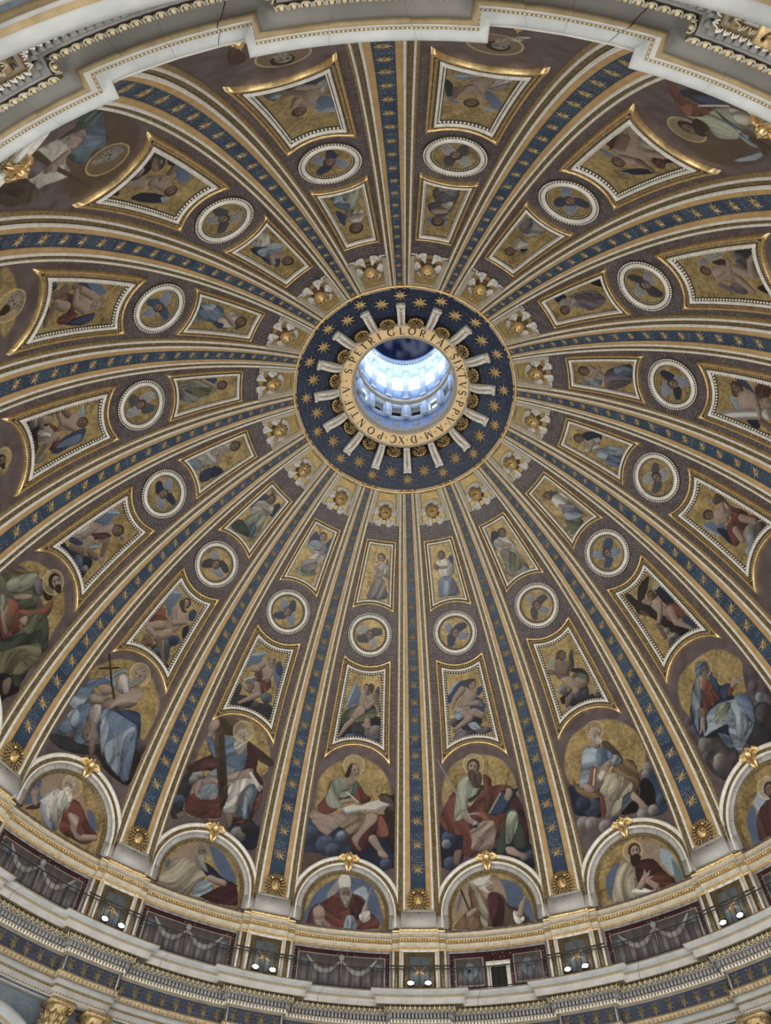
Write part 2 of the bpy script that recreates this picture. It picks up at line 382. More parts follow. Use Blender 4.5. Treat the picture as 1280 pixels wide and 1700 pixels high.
def sdist(x,y,P):
    """positive inside"""
    Q=np.roll(P,-1,0); d2=np.full(x.shape,1e9); ins=np.zeros(x.shape,bool)
    for a,b in zip(P,Q):
        e=b-a; L=e@e+1e-12; t=np.clip(((x-a[0])*e[0]+(y-a[1])*e[1])/L,0,1)
        d2=np.minimum(d2,(x-a[0]-t*e[0])**2+(y-a[1]-t*e[1])**2)
        if a[1]!=b[1]:
            c=((a[1]>y)!=(b[1]>y))&(x<(b[0]-a[0])*(y-a[1])/(b[1]-a[1])+a[0]); ins^=c
    d=np.sqrt(d2); return np.where(ins,d,-d)
LD=np.array([-.55,.83])
def paint(X,S,shapes,bg='gold',seed=0):
    sh=X.shape; x=X.ravel(); y=S.ravel(); n=len(x); C=np.zeros((n,4))
    def gold(k_=1.0):
        g=np.clip(.5+1.25*(vnoise(x+seed,y,1.6)*.35+vnoise(x,y+seed,6.3)*.35+vnoise(x,y,17)*.30-.5),0,1)
        return (hexc('5a4e34')[None]*(1-g[:,None])+hexc('c2aa78')[None]*g[:,None])*k_
    if bg=='gold': C[:,:3]=gold(); C[:,3]=.8
    else:
        g=vnoise(x+seed,y,2.5)[:,None]; C[:,:3]=hexc('4a4042')*(1-g)+hexc('63595a')*g; C[:,3]=0
    ed=1.0
    for sp in shapes:
        kd,col=sp[0],pig(sp[1]); v=None if kd=='h' else np.array(sp[2:],float)/100.
        lim=.012
        if kd in 'lt':
            # limb: x,y,r triples
            T=v.reshape(-1,3); P=T[:,:2]; R=T[:,2]; mR=R.max()
            bb=(x>P[:,0].min()-mR)&(x<P[:,0].max()+mR)&(y>P[:,1].min()-mR)&(y<P[:,1].max()+mR)
            ix=np.nonzero(bb)[0]
            if len(ix)==0: continue
            px,py=x[ix],y[ix]; best=np.full(len(ix),-9.); gx=np.zeros(len(ix)); gy=np.zeros(len(ix))
            for i in range(len(P)-1):
                e=P[i+1]-P[i]; L=e@e+1e-9; tt=np.clip(((px-P[i,0])*e[0]+(py-P[i,1])*e[1])/L,0,1); rr=R[i]+(R[i+1]-R[i])*tt
                qx=px-P[i,0]-tt*e[0]; qy=py-P[i,1]-tt*e[1]; d=rr-np.hypot(qx,qy); u=d>best
                best=np.where(u,d,best); gx=np.where(u,qx/rr,gx); gy=np.where(u,qy/rr,gy)
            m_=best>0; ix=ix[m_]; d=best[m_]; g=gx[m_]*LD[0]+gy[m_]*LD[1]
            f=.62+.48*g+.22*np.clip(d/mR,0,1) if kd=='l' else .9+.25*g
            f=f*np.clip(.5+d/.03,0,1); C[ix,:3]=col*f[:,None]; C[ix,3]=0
        elif kd in 'co':
            cx,cy_,r=v[:3]; ix=np.nonzero((x-cx)**2+(y-cy_)**2<r*r)[0]
            if len(ix)==0: continue
            gx=(x[ix]-cx)/r; gy=(y[ix]-cy_)/r; q=np.hypot(gx,gy)
            if kd=='o':   # halo: soft gold ring
                e=np.clip((q-.88)/.06,0,1)*(q<.97); base=C[ix,:3]
                C[ix,:3]=base*.55+col*.40*(1-e[:,None])+hexc('cdb98a')*.75*e[:,None]; C[ix,3]=.3; continue
            g=gx*LD[0]+gy*LD[1]; w=vnoise(x[ix],y[ix],5)
            f=(.50+.66*g+.35*(w-.5)); a=np.clip((1-q)/.18,0,1)[:,None]
            C[ix,:3]=C[ix,:3]*(1-a)+col*np.clip(f,.25,1.3)[:,None]*a; C[ix,3]*=(1-a[:,0])
        elif kd=='h':
            # head: cx,cy,r, crown direction deg, look dir deg ; colours: skin(sp[1]); hair, beard as extra hex in tuple
            cx,cy_,r,ang,look=sp[2]/100,sp[3]/100,sp[4]/100,rad(sp[5]),rad(sp[6]); hair=hexc(sp[7]); beard=sp[8]
            ca,sa=math.cos(ang),math.sin(ang)      # crown direction vector (ca,sa); face axis
            ix=np.nonzero((x-cx)**2+(y-cy_)**2<(r*2.2)**2)[0]
            if len(ix)==0: continue
            qx=(x[ix]-cx)/r; qy=(y[ix]-cy_)/r
            U=qx*ca+qy*sa; W=-qx*sa+qy*ca      # U up along crown, W sideways
            lw=math.sin(look)  # sideways look -1..1
            def put(mask,c_,f):
                j=ix[mask]; C[j,:3]=c_*np.clip(f[mask] if hasattr(f,'__len__') else f,.2,1.3).reshape(-1,1) if hasattr(f,'__len__') else c_*f; C[j,3]=0
            st=.75+.35*np.sin(14*np.arctan2(W,U+.01)+5*vnoise(qx,qy,3))
            hm=((U-.12)**2/1.25**2+(W+.22*lw)**2/1.08**2)<1; put(hm,hair,.75*st+.1)
            if beard: bm=((U+.95)**2/.95**2+(W-.25*lw)**2/.62**2)<1; put(bm,hexc(beard),.8*st+.15)
            fm=((U+.12)**2/.98**2+(W-.16*lw)**2/.72**2)<1; g=(qx*LD[0]+qy*LD[1]); put(fm,col,.80+.32*g)
            if r>.13:
                for e in (-1,1):
                    em=((U-.02)**2/.10**2+(W-.28*lw-e*.30)**2/.19**2)<1; put(em,hexc('2a1e1a'),1.0)
                    em=((U-.24)**2/.07**2+(W-.28*lw-e*.32)**2/.24**2)<1; put(em,hair,.7)
                nm=((U+.25)**2/.32**2+(W-.40*lw-.05)**2/.11**2)<1; put(nm,col,1.08)
                nm=((U+.55)**2/.07**2+(W-.30*lw)**2/.22**2)<1; put(nm,hexc('5a3028'),1.0)
            if beard:
                bm=((U+.80)**2/.30**2+(W-.25*lw)**2/.52**2)<1; put(bm,hexc(beard),.8*st+.15)
        else:
            P=v.reshape(-1,2)
            if kd!='k': P=catmull(P,3)
            lo=P.min(0)-.02; hi=P.max(0)+.02
            ix=np.nonzero((x>lo[0])&(x<hi[0])&(y>lo[1])&(y<hi[1]))[0]
            if len(ix)==0: continue
            px,py=x[ix],y[ix]; d=sdist(px,py,P); m_=d>0; ix=ix[m_]; d=d[m_]; px=px[m_]; py=py[m_]
            if len(ix)==0: continue
            c0=P.mean(0); Q=P-c0; ew,ev=np.linalg.eigh(Q.T@Q); ax=ev[:,1]; size=math.sqrt(max(ew[1],1e-6)/len(P))*1.6
            ux=(px-c0[0])*ax[0]+(py-c0[1])*ax[1]; vx=-(px-c0[0])*ax[1]+(py-c0[1])*ax[0]
            md=max(d.max(),.02); q=np.clip(d/min(md,.35),0,1); rnd=np.sqrt(q*(2-q))
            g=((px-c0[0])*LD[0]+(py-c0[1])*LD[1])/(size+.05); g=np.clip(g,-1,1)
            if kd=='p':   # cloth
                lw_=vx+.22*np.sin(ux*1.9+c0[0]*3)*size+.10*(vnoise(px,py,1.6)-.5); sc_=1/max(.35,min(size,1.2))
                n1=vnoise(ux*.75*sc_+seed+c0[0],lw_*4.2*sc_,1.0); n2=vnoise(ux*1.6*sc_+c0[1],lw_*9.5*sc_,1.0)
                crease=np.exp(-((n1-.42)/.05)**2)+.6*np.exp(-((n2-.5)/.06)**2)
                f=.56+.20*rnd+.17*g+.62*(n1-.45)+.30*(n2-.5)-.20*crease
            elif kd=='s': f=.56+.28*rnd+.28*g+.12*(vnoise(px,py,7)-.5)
            elif kd=='w':
                st=np.sin(vx*2*PI/.11+ux*4+2*vnoise(px,py,2)); f=.62+.20*st+.15*rnd+.20*g
                f=np.where(d<.05,1.05,f)
            elif kd=='v':  # cloud
                wv=vnoise(px,py,2.3)*.6+vnoise(px,py,5)*.3; f=.40+.45*rnd*.5+.9*(wv-.35)+.25*g
            elif kd=='g': # glory / soft gold
                a=np.clip(d/.12,0,1)[:,None]; gg=gold()[ix]; C[ix,:3]=C[ix,:3]*(1-a)+gg*a; C[ix,3]=C[ix,3]*(1-a[:,0])+.8*a[:,0]; continue
            elif kd=='x': # flat patch soft
                a=np.clip(d/.10,0,1)[:,None]; C[ix,:3]=C[ix,:3]*(1-a)+col*(.85+.3*vnoise(px,py,3)[:,None])*a; C[ix,3]*=(1-a[:,0]); continue
            else: f=.9+.12*g+.12*(vnoise(px,py,6)-.5)
            if kd in 'pswv': f=(f-.62)*1.38+.60
            f=np.clip(f,.08,1.45)*(np.clip(.35+d/.04,0,1) if kd!='v' else np.clip(.6+d/.05,0,1))
            C[ix,:3]=col*f[:,None]; C[ix,3]=0
    C[:,:3]=np.clip(C[:,:3],0,1)
    return C
PICS={}
PICS={
'L-0.5':[('v','14131a',-141,980,-91,1018,-23,1001,60,1043,118,1048,130,991,67,971,134,862,3,882,-104,878,-133,881),
('v','6e6270',3,958,101,992,131,980,136,872,82,886),
('v','4a5d7e',-90,913,-2,932,37,900,-62,885),
('c','8a8684',97,956,40),
('c','4a5d7e',109,903,25),
('v','33343f',-54,986,6,1001,34,936,-16,926,-53,940),
('p','5f6848',-132,996,-113,1051,-76,1085,-34,1110,16,1119,-42,1043,-115,970),
('p','38463a',-134,985,-84,1026,-25,1019,-87,982),
('p','1b2742',18,1101,75,1121,93,1083,82,1045,31,1048),
('p','5f6848',-25,1019,1,1052,77,1096,101,1080,89,1046,26,1018,-9,1003),
('p','73724c',-13,1014,24,1040,19,1014,-1,1004),
('w','5d7898',-98,1082,-99,1155,-80,1218,-54,1255,-32,1228,-14,1193,-23,1144,-21,1119,-56,1107),
('w','8ea2b4',-102,1085,-90,1179,-58,1254,-66,1197,-85,1135),
('w','2e4468',74,1214,96,1249,108,1198,101,1157,80,1188),
('s','a58a78',-13,1190,16,1197,46,1196,76,1192,83,1155,59,1131,48,1101,-1,1073,-20,1111,-24,1151),
('s','a58a78',-20,1115,18,1098,15,1061,-26,1027,-45,1002,-65,985,-75,1005,-58,1051),
('l','a58a78',-56,1004,17,-89,967,17),
('l','a58a78',-89,967,17,-131,889,6),
('l','a58a78',41,1016,20,52,977,18),
('l','a58a78',45,973,14,22,989,12),
('l','a58a78',4,1170,19,36,1103,16),
('l','a58a78',36,1103,16,80,1151,11),
('l','7d6254',80,1185,18,105,1120,12),
('l','7d6254',105,1120,11,115,1084,7),
('l','7d6254',27,1194,15,23,1216,13),
('h','a58a78',15,1226,22,89,30,'4b392b',None),
('w','4b392b',32,1258,66,1250,63,1205,46,1196)],
'L0.5':[('v','6e6270',-109,920,-42,955,55,960,132,926,114,906,36,896,-49,904,-110,873),
('c','6e6270',-94,1000,34),
('c','575058',2,930,33),
('c','6e6270',103,927,24),
('p','1b2742',-71,1027,64,1016,77,975,23,936,-61,958),
('w','2e4468',-115,1179,-65,1237,5,1266,41,1245,-5,1203,-56,1161,-115,1125),
('w','8ea2b4',-111,1188,-79,1239,-16,1264,-61,1231,-97,1186),
('w','2e4468',83,1198,114,1201,114,1172,85,1148,72,1160),
('p','2e4468',44,1136,87,1133,114,1084,100,1029,75,1024,41,1059,14,1073),
('p','5d7898',52,1130,90,1118,103,1076,47,1096),
('p','8ea2b4',-89,1068,-52,1092,-5,1076,13,1063,-31,1031,-68,1012,-88,1039),
('l','a58a78',40,1049,27,84,1022,21),
('s','a58a78',-13,1214,35,1207,70,1180,69,1141,20,1111,-23,1088,-65,1099,-46,1131,-11,1165),
('l','a58a78',-15,1205,23,-73,1149,17),
('l','a58a78',-73,1149,16,-95,1098,11),
('l','a58a78',68,1103,18,-6,1105,13),
('l','a58a78',-24,1049,26,5,1016,22),
('l','a58a78',5,1016,22,-100,953,12),
('s','7d6254',-114,955,-90,957,-93,933,-112,935),
('p','8ea2b4',-9,984,40,986,66,939,23,936,-3,959),
('h','a58a78',53,1223,28,68,-50,'4b392b',None),
('w','4b392b',14,1260,55,1267,82,1252,39,1231,16,1210)],
'L-1.5':[('v','38463a',-137,964,-121,1029,-97,1017,-103,936,-137,907),
('v','33343f',-129,946,-55,978,22,965,120,980,134,898,97,876,-10,905,-130,889),
('v','4d6c78',42,1035,92,1045,112,1003,81,975,39,994),
('c','575058',13,940,37),
('c','33343f',88,955,29),
('v','14131a',-92,932,-2,982,-9,927,-56,908),
('w','5d7898',-116,1133,-125,1201,-81,1257,-33,1278,-38,1231,-47,1195,-92,1166),
('w','8ea2b4',-131,1216,-53,1279,-31,1279,-67,1245),
('w','5d7898',52,1204,65,1255,102,1242,121,1203,127,1088,92,1121,66,1155),
('w','2e4468',56,1242,77,1260,108,1226,110,1172,77,1187),
('p','6e6270',-98,1043,-100,1082,-53,1116,18,1101,2,1068,-56,1053),
('p','5e3234',-68,1154,-24,1209,21,1165,63,1127,74,1083,43,1031,2,1068,-47,1101,-51,1135),
('p','74382f',-1,1102,59,1063,37,1024,11,1045),
('p','b9b3a6',-98,1043,-102,1086,-53,1116,-28,1100,-76,1079),
('p','a08678',-103,1032,-91,1059,-60,1015,-16,1020,-11,1005,-64,1001),
('s','a58a78',-32,1206,5,1231,46,1220,57,1179,44,1129,9,1124,-14,1159),
('l','a58a78',-21,1202,20,-52,1161,17),
('l','a58a78',-43,1161,18,-73,1143,14),
('l','a58a78',45,1174,17,39,1118,14),
('l','a58a78',34,1130,13,12,1116,9),
('l','a58a78',-15,1065,23,13,1015,21),
('l','a58a78',14,1011,20,-79,920,10),
('l','7d6254',-41,1050,17,-45,1013,15),
('l','a58a78',30,1214,15,16,1226,13),
('h','a58a78',22,1247,24,97,20,'4b392b',None),
('p','93795f',-22,1251,-3,1273,33,1279,58,1225,49,1212,39,1263,3,1257,-5,1231)],
'L1.5':[('v','33343f',-26,1009,78,986,73,929,149,936,145,860,24,887,-44,892,-94,918,-62,974),
('c','9a9890',-74,1029,35),
('c','4a5d7e',-68,996,23),
('c','8a8684',117,923,25),
('c','575058',53,953,23),
('c','4a5d7e',4,960,28),
('c','33343f',-46,938,32),
('c','8a8684',-78,896,28),
('v','14131a',-107,987,-73,984,-90,941,-108,948),
('w','98a088',-87,1219,-37,1248,-52,1203,-73,1166,-93,1180),
('w','38463a',51,1207,85,1232,72,1181,51,1125,29,1135),
('p','1b2742',25,1127,95,1093,112,1039,102,1005,75,1003,54,1073,25,1102),
('p','5f6848',17,1085,77,1077,107,1027,82,1019,30,1044,14,1031),
('s','7d6254',-52,1203,18,1182,35,1148,18,1110,-15,1084,-71,1099,-74,1141),
('l','7d6254',24,1158,21,-17,1116,16),
('l','7d6254',-17,1116,15,-78,1143,12),
('s','7d6254',-110,1177,-73,1156,-82,1134,-117,1149),
('s','a58a78',-50,1100,5,1081,18,1039,20,998,1,977,-25,1013,-52,1070),
('l','a58a78',39,1040,21,76,1007,18),
('l','7d6254',75,1003,17,31,998,16),
('l','a58a78',6,989,20,-44,967,16),
('l','7d6254',-30,975,16,-87,925,10),
('h','7d6254',10,1222,28,82,-40,'5a4538',None),
('p','5a4538',-32,1236,4,1256,28,1249,-1,1232,-35,1206)],
'L-2.5':[('v','4a5d7e',26,1019,76,1080,118,1060,82,997,108,942,104,909,47,972),
('v','33343f',-23,920,9,969,73,917,136,900,124,880,41,906),
('c','2e4468',72,1040,37),
('c','4a5d7e',22,923,26),
('v','1b2742',78,1133,101,1175,120,1131,115,1083),
('w','5d7898',-91,1168,-141,1242,-95,1295,-56,1301,-49,1241,-45,1192,-31,1139,-41,1124,-63,1152),
('w','8ea2b4',-135,1254,-85,1300,-56,1301,-99,1265),
('w','2e4468',53,1230,63,1271,97,1263,105,1217,83,1200),
('p','8a4a30',-118,1094,-116,1127,-84,1160,-53,1121,-38,1121,-91,1097),
('p','74382f',-127,1036,-114,1091,-53,1121,-32,1113,-93,1064,-112,1017),
('p','8a4a30',-94,915,-76,972,-23,957,-32,914,-66,906),
('s','a58a78',-50,1207,-5,1231,61,1210,62,1172,58,1105,26,1056,-31,1076,-23,1120,-30,1165),
('l','a58a78',-34,1188,22,17,1131,20),
('l','a58a78',13,1128,19,76,1182,14),
('s','a58a78',65,1187,99,1206,110,1182,85,1170),
('l','a58a78',-39,1069,26,-106,1010,25),
('l','a58a78',-97,998,23,-45,995,18),
('l','a58a78',23,1060,28,-20,990,25),
('l','7d6254',-13,989,22,61,933,13),
('l','7d6254',61,933,11,96,903,10),
('l','7d6254',-80,950,19,-49,937,15),
('h','a58a78',1,1268,28,96,25,'4b392b',None),
('p','4b392b',-40,1248,-16,1281,12,1237,42,1235,16,1214)],
'L2.5':[('p','2a221e',4,1299,91,1305,92,1289,36,1249,-20,1222,-51,1220,-57,1239),
('p','2a221e',-100,1311,-68,1312,-48,1224,14,1124,33,1027,73,878,20,883,-25,1010,-54,1114,-102,1179,-96,1230),
('v','2e4468',95,987,151,965,150,856,105,889,82,947),
('v','14131a',39,983,90,889,30,887,22,945),
('c','9a9890',-26,991,21),
('c','8a8684',-18,932,34),
('c','9a9890',-10,940,17),
('c','8a8684',102,878,23),
('c','575058',-37,909,42),
('c','575058',-1,900,31),
('w','1b2742',73,1237,102,1217,121,1172,121,1097,111,1079,65,1113,63,1177),
('w','8ea2b4',76,1241,102,1217,79,1210,70,1226),
('p','74382f',62,1109,120,1071,135,1005,100,983,71,1002,76,1057),
('p','8a4a30',-75,1185,-48,1122,-82,1150,-90,1176),
('p','8a4a30',26,1086,40,1035,32,1008,16,1041),
('s','a58a78',9,1203,52,1166,53,1117,67,1065,47,1042,4,1078,-10,1131,-11,1172),
('l','a58a78',47,1143,19,-11,1078,15),
('l','a58a78',-8,1082,14,-47,1054,13),
('l','7d6254',-50,1050,15,-58,971,13),
('l','a58a78',-4,1180,15,-27,1214,12),
('l','a58a78',67,1065,26,52,998,21),
('l','a58a78',49,994,20,98,907,9),
('h','7d6254',29,1207,25,57,20,'4b392b',None),
('w','4b392b',55,1218,63,1177,35,1181,33,1203)],
'L-3.5':[('v','1b2742',-163,872,-145,912,-78,924,36,1001,79,986,91,932,97,873,-8,879,-108,868),
('v','4a5d7e',-27,922,-5,967,75,912,55,888),
('c','8a8684',69,940,23),
('w','5d7898',-149,1103,-142,1179,-101,1260,-55,1288,-61,1239,-45,1186,-79,1146),
('w','8ea2b4',-146,1174,-106,1263,-55,1288,-108,1220),
('p','b9b3a6',-144,984,-142,1049,-95,1096,-71,1038,-94,1007),
('p','8a8684',-143,977,-71,1038,-60,1017,-108,971),
('p','2e4468',-118,940,-133,964,-51,1012,-65,976),
('s','a58a78',-98,1083,-60,1165,-32,1223,-2,1198,-27,1116,-65,1065),
('p','5e3234',-70,1067,-19,1156,23,1175,-8,1105,-31,1074),
('l','a58a78',-83,1104,24,-88,1033,18),
('p','a08678',-8,1097,20,1162,41,1134,10,1093),
('l','a58a78',-42,1051,28,-18,976,26),
('l','7d6254',-27,974,23,-83,935,19),
('p','8ea2b4',-28,1042,6,1088,23,1055,-1,1025),
('l','7d6254',13,1016,20,59,1031,19),
('l','7d6254',33,1124,17,73,1067,14),
('s','a58a78',71,1046,99,1072,114,1046,89,1033),
('h','7d6254',17,1224,33,54,0,'4b392b',None),
('c','8ea2b4',68,1227,16)],
'L3.5':[('v','8a8684',13,984,85,955,135,908,148,874,101,851,49,885,16,867,-47,861,-88,889,-46,925,-10,956),
('c','8a8684',52,948,40),
('c','8ea2b4',4,922,34),
('c','8ea2b4',-49,902,34),
('c','575058',97,910,34),
('c','575058',-58,875,25),
('w','5d7898',-88,1218,-44,1167,-17,1098,-86,1006,-85,1103,-94,1182),
('w','8ea2b4',-90,1221,-93,1188,-92,1099,-104,1123,-105,1197),
('w','1b2742',-67,1134,-37,1077,-86,1006,-85,1060),
('p','5e3234',111,1190,94,1111,115,1050,111,998,86,1036,65,1098,54,1144),
('p','74382f',54,1113,86,1036,137,959,143,922,69,977,33,990,-46,978,-88,995,-62,1042,-23,1085,36,1084),
('p','a08678',93,1172,72,1101,50,1091,44,1129),
('s','a58a78',11,1196,61,1147,45,1099,-1,1096,-48,1144,-26,1177),
('l','a58a78',44,1144,17,88,1180,12),
('l','7d6254',88,1180,11,58,1197,9),
('l','a58a78',-32,1142,18,11,1107,15),
('l','a58a78',72,1030,21,99,961,19),
('l','a58a78',-6,1031,22,-26,978,20),
('h','7d6254',-26,1208,27,139,30,'4b392b',None),
('s','5a4538',99,1225,116,1182,68,1181,46,1202),
('c','8ea2b4',57,1222,16)],
'L-4.5':[('v','14131a',-160,822,-160,944,-148,1029,-71,1025,-62,948,30,936,94,857,4,853),
('v','575058',-156,918,-143,1029,-77,1036,-90,951),
('c','33343f',11,890,51),
('c','8a8684',-110,926,31),
('c','575058',-135,997,36),
('c','4a5d7e',47,883,31),
('v','8a8684',67,918,76,972,108,943,97,895),
('w','8ea2b4',-66,1194,-105,1228,-43,1231,-39,1198),
('w','2e4468',75,1005,33,1090,24,1175,35,1235,93,1193,98,1124,106,1044),
('w','5d7898',69,1029,51,1110,53,1199,94,1170),
('p','74382f',-71,1014,-32,1065,35,1068,74,1039,66,996,37,1023,-16,1041),
('p','b9b3a6',-55,942,-69,992,-39,1033,14,1016,-11,953),
('p','8a8684',-16,943,-9,1008,39,979),
('s','a58a78',-80,1124,-68,1189,-11,1190,14,1148,-5,1095,-36,1066,-67,1090),
('l','a58a78',4,1161,21,-49,1100,19),
('l','a58a78',-44,1099,18,-118,1071,15),
('l','7d6254',-76,1134,17,-112,1104,14),
('l','7d6254',-123,1072,15,-130,1039,13),
('l','a58a78',-94,1016,23,-108,968,21),
('l','7d6254',-103,968,19,-73,971,15),
('l','a58a78',7,1050,23,29,980,18),
('l','7d6254',34,979,15,92,896,10),
('h','7d6254',-9,1212,28,71,0,'5a4538',None)],
'L4.5':[('w','2e4468',117,1215,119,1156,77,1109,39,1061,30,1089,67,1145,93,1192),
('w','8ea2b4',3,1244,4,1205,-49,1179,-54,1207,-24,1233),
('p','5e3234',92,1102,125,1063,129,1018,76,1013,50,1048,52,1082),
('p','4e2328',93,1054,118,1012,79,1013,55,1041),
('p','1b2742',-94,1140,-72,1071,-117,1066,-117,1116),
('s','a58a78',41,1191,73,1144,54,1096,38,1065,54,1013,3,1012,-35,1144,-39,1179,-9,1201),
('c','a58a78',37,1027,27),
('k','8a8684',-112,1304,-84,1291,6,1012,-54,1009,-119,1231),
('k','d0ccc0',-112,1293,-82,1234,-10,1012,-35,1010,-107,1225),
('c','d0ccc0',-27,1025,31),
('l','a58a78',44,1110,23,-13,1081,17),
('l','a58a78',-13,1081,16,-58,1068,12),
('l','7d6254',-78,1060,17,-92,1005,20),
('h','7d6254',63,1208,27,43,0,'5a4538',None),
('p','4b392b',84,1231,98,1199,74,1165,46,1173,69,1186),
('p','5a4538',49,1236,31,1201,11,1201,17,1230)],
'L-5.5':[('v','1b2742',-141,810,-147,881,-99,928,-65,882,0,926,66,931,87,840,-19,852),
('c','4a5d7e',-124,892,25),
('c','4a5d7e',-110,855,31),
('c','4a5d7e',31,864,37),
('c','2e4468',68,858,31),
('w','2e4468',-134,1022,-127,1126,-75,1222,-57,1223,-57,1160,-93,1080),
('w','5d7898',-127,1088,-110,1179,-57,1230,-57,1172),
('w','1b2742',98,1035,78,1073,44,1201,85,1203,112,1147),
('w','2e4468',96,1079,49,1203,96,1194),
('p','74382f',72,996,36,1033,46,1113,95,1066,97,1016),
('p','5e3234',-68,991,-48,1050,39,1085,54,1052,-15,1026),
('p','84643c',-16,932,-69,966,-56,1003,-16,1013),
('s','a58a78',-41,1078,-69,1129,-45,1178,8,1194,43,1162,35,1108,-13,1071),
('l','a58a78',-45,1165,22,-88,1063,19),
('l','7d6254',-88,1063,18,-100,1026,14),
('l','a58a78',30,1145,23,-7,1073,20),
('l','a58a78',-13,1071,19,-77,1050,14),
('l','7d6254',-91,981,25,-60,945,21),
('l','7d6254',-71,934,18,-17,871,11),
('l','a58a78',7,1022,28,-14,958,25),
('l','7d6254',-3,956,21,66,931,16),
('l','7d6254',55,934,15,94,934,12),
('h','a58a78',2,1198,30,90,20,'8d887e',None)],
'L5.5':[('v','33343f',126,983,128,913,136,831,20,877,47,921,29,980,94,993),
('c','8a8684',80,986,35),
('c','6e6270',52,992,30),
('v','6e6270',114,888,114,844,11,877,-8,940),
('v','8a8684',2,920,11,872,-42,878,-52,922),
('v','14131a',-62,956,-42,878,-96,902,-84,946),
('w','98a088',74,1233,110,1154,120,1047,94,1073,71,1157,61,1204),
('w','8a8684',78,1230,102,1170,66,1160,62,1214),
('w','4e2328',75,1145,84,1069,50,1068,53,1117),
('w','6e6270',-35,1168,-51,1120,-90,1077,-89,1112,-69,1159),
('p','6e6270',-61,1114,-39,1064,-90,1022,-104,1063,-85,1095),
('s','a58a78',33,1169,57,1094,41,1063,30,1029,-25,1067,-32,1131,-35,1163,0,1176),
('l','a58a78',-21,1156,18,9,1085,17),
('l','a58a78',13,1078,16,73,1050,13),
('l','a58a78',30,1029,25,-3,962,20),
('l','a58a78',1,960,18,65,936,17),
('l','a58a78',74,926,13,101,891,9),
('l','a58a78',-25,1042,24,-85,990,12),
('c','5a4538',33,909,22),
('h','7d6254',31,1201,24,93,0,'4b392b',None)],
'L-6.5':[('v','14131a',94,834,-47,841,-130,836,-104,942,-21,976,48,901,118,943),
('v','38463a',-126,824,-163,860,-134,974,-70,1022,-91,906),
('v','33343f',-2,869,-61,909,-1,965,35,921),
('c','8a8684',-19,926,31),
('w','1b2742',-144,978,-148,1046,-110,1116,-106,1029),
('w','5d7898',-121,1064,-127,1150,-87,1213,-64,1204,-56,1149),
('w','1b2742',111,1020,62,1055,36,1187,75,1193,103,1117),
('w','8ea2b4',52,1168,37,1206,70,1206),
('c','b9b3a6',-90,969,25),
('p','7d6254',-105,922,-113,965,-62,1023,-48,987),
('s','a58a78',-10,990,-47,1069,-57,1111,-8,1154,40,1137,37,1080),
('l','a58a78',22,1010,26,58,921,20),
('l','7d6254',59,914,20,104,853,15),
('l','a58a78',-3,1141,26,-1,1053,23),
('l','a58a78',-36,1082,21,-65,1110,17),
('l','7d6254',-79,1084,20,-108,1073,17),
('h','7d6254',1,1182,29,74,20,'4b392b',None)],
'L6.5':[('v','14131a',144,855,128,823,45,839,-47,861,-102,843,-91,955,-23,919,72,931),
('v','8a8684',56,955,71,837,4,843,-28,907,9,968),
('c','98a088',14,923,35),
('c','8a8684',68,888,28),
('v','33343f',-33,896,-82,854,-79,904),
('w','5d7898',123,1162,95,1136,41,1146,63,1165),
('w','1b2742',-26,1212,-41,1135,-92,1049,-103,1082,-68,1170),
('w','8ea2b4',-19,1223,-39,1190,-68,1170),
('p','5a4538',136,1089,138,1014,113,1005,91,1099),
('p','4e2328',88,1125,123,1038,87,1076),
('s','a58a78',78,1110,80,998,3,975,-34,952,-50,1012,-31,1120,15,1135),
('l','a58a78',42,1015,31,103,920,23),
('l','a58a78',101,915,23,137,895,19),
('l','7d6254',72,1068,25,101,984,22),
('l','a58a78',-23,975,26,-74,897,17),
('l','a58a78',25,1119,23,-30,1070,20),
('l','7d6254',-30,1070,18,-87,1061,14),
('p','5e3234',-39,997,-78,947,-108,995,-87,1024),
('h','7d6254',19,1158,28,105,0,'5a4538',None)],
'L-7.5':[('v','1b2742',40,832,-30,817,-149,784,-145,924,-77,982,-39,940,21,955),
('c','4a5d7e',11,885,38),
('c','4a5d7e',-63,840,32),
('c','2e4468',-104,913,44),
('v','4a5d7e',107,831,61,864,53,951,84,1002,107,953),
('c','8ea2b4',77,880,23),
('c','8ea2b4',73,963,28),
('w','5d7898',-62,1083,-107,1070,-131,1151,-122,1216,-65,1182),
('w','8ea2b4',-42,1170,-128,1185,-126,1218,-45,1193),
('w','5d7898',-32,1138,-66,1139,-65,1182),
('p','b9b3a6',-70,978,-134,938,-140,986,-73,1071,-70,1051,-108,989),
('p','8a8684',5,957,-56,969,-108,989,-88,1006,-6,975),
('s','a58a78',-30,1009,-90,998,-90,1052,-55,1115,-46,1154,-17,1129,-19,1057),
('l','a58a78',-19,926,25,-122,828,15),
('l','a58a78',-26,960,24,-77,982,21),
('l','7d6254',-23,1005,21,39,961,16),
('l','7d6254',39,961,16,53,881,14),
('l','a58a78',-23,1124,21,3,1044,20),
('l','a58a78',5,1051,19,34,1096,15),
('h','7d6254',20,1142,29,62,20,'4b392b',None)],
'L7.5':[('v','1b2742',142,790,84,794,3,801,-45,825,-13,895,43,926,93,833),
('c','4a5d7e',43,854,37),
('c','8ea2b4',15,889,31),
('c','8a8684',117,848,28),
('c','4a5d7e',-19,847,28),
('w','1b2742',127,1009,96,1037,84,1127,108,1132),
('w','5d7898',114,1133,79,1159,48,1176,55,1187,85,1177),
('w','5d7898',-23,1059,-58,1053,-119,1127,-116,1172,-82,1171,-46,1119),
('w','8ea2b4',-37,1182,-71,1184,-111,1191,-71,1202),
('p','8ea2b4',106,961,78,945,16,952,56,991,87,991),
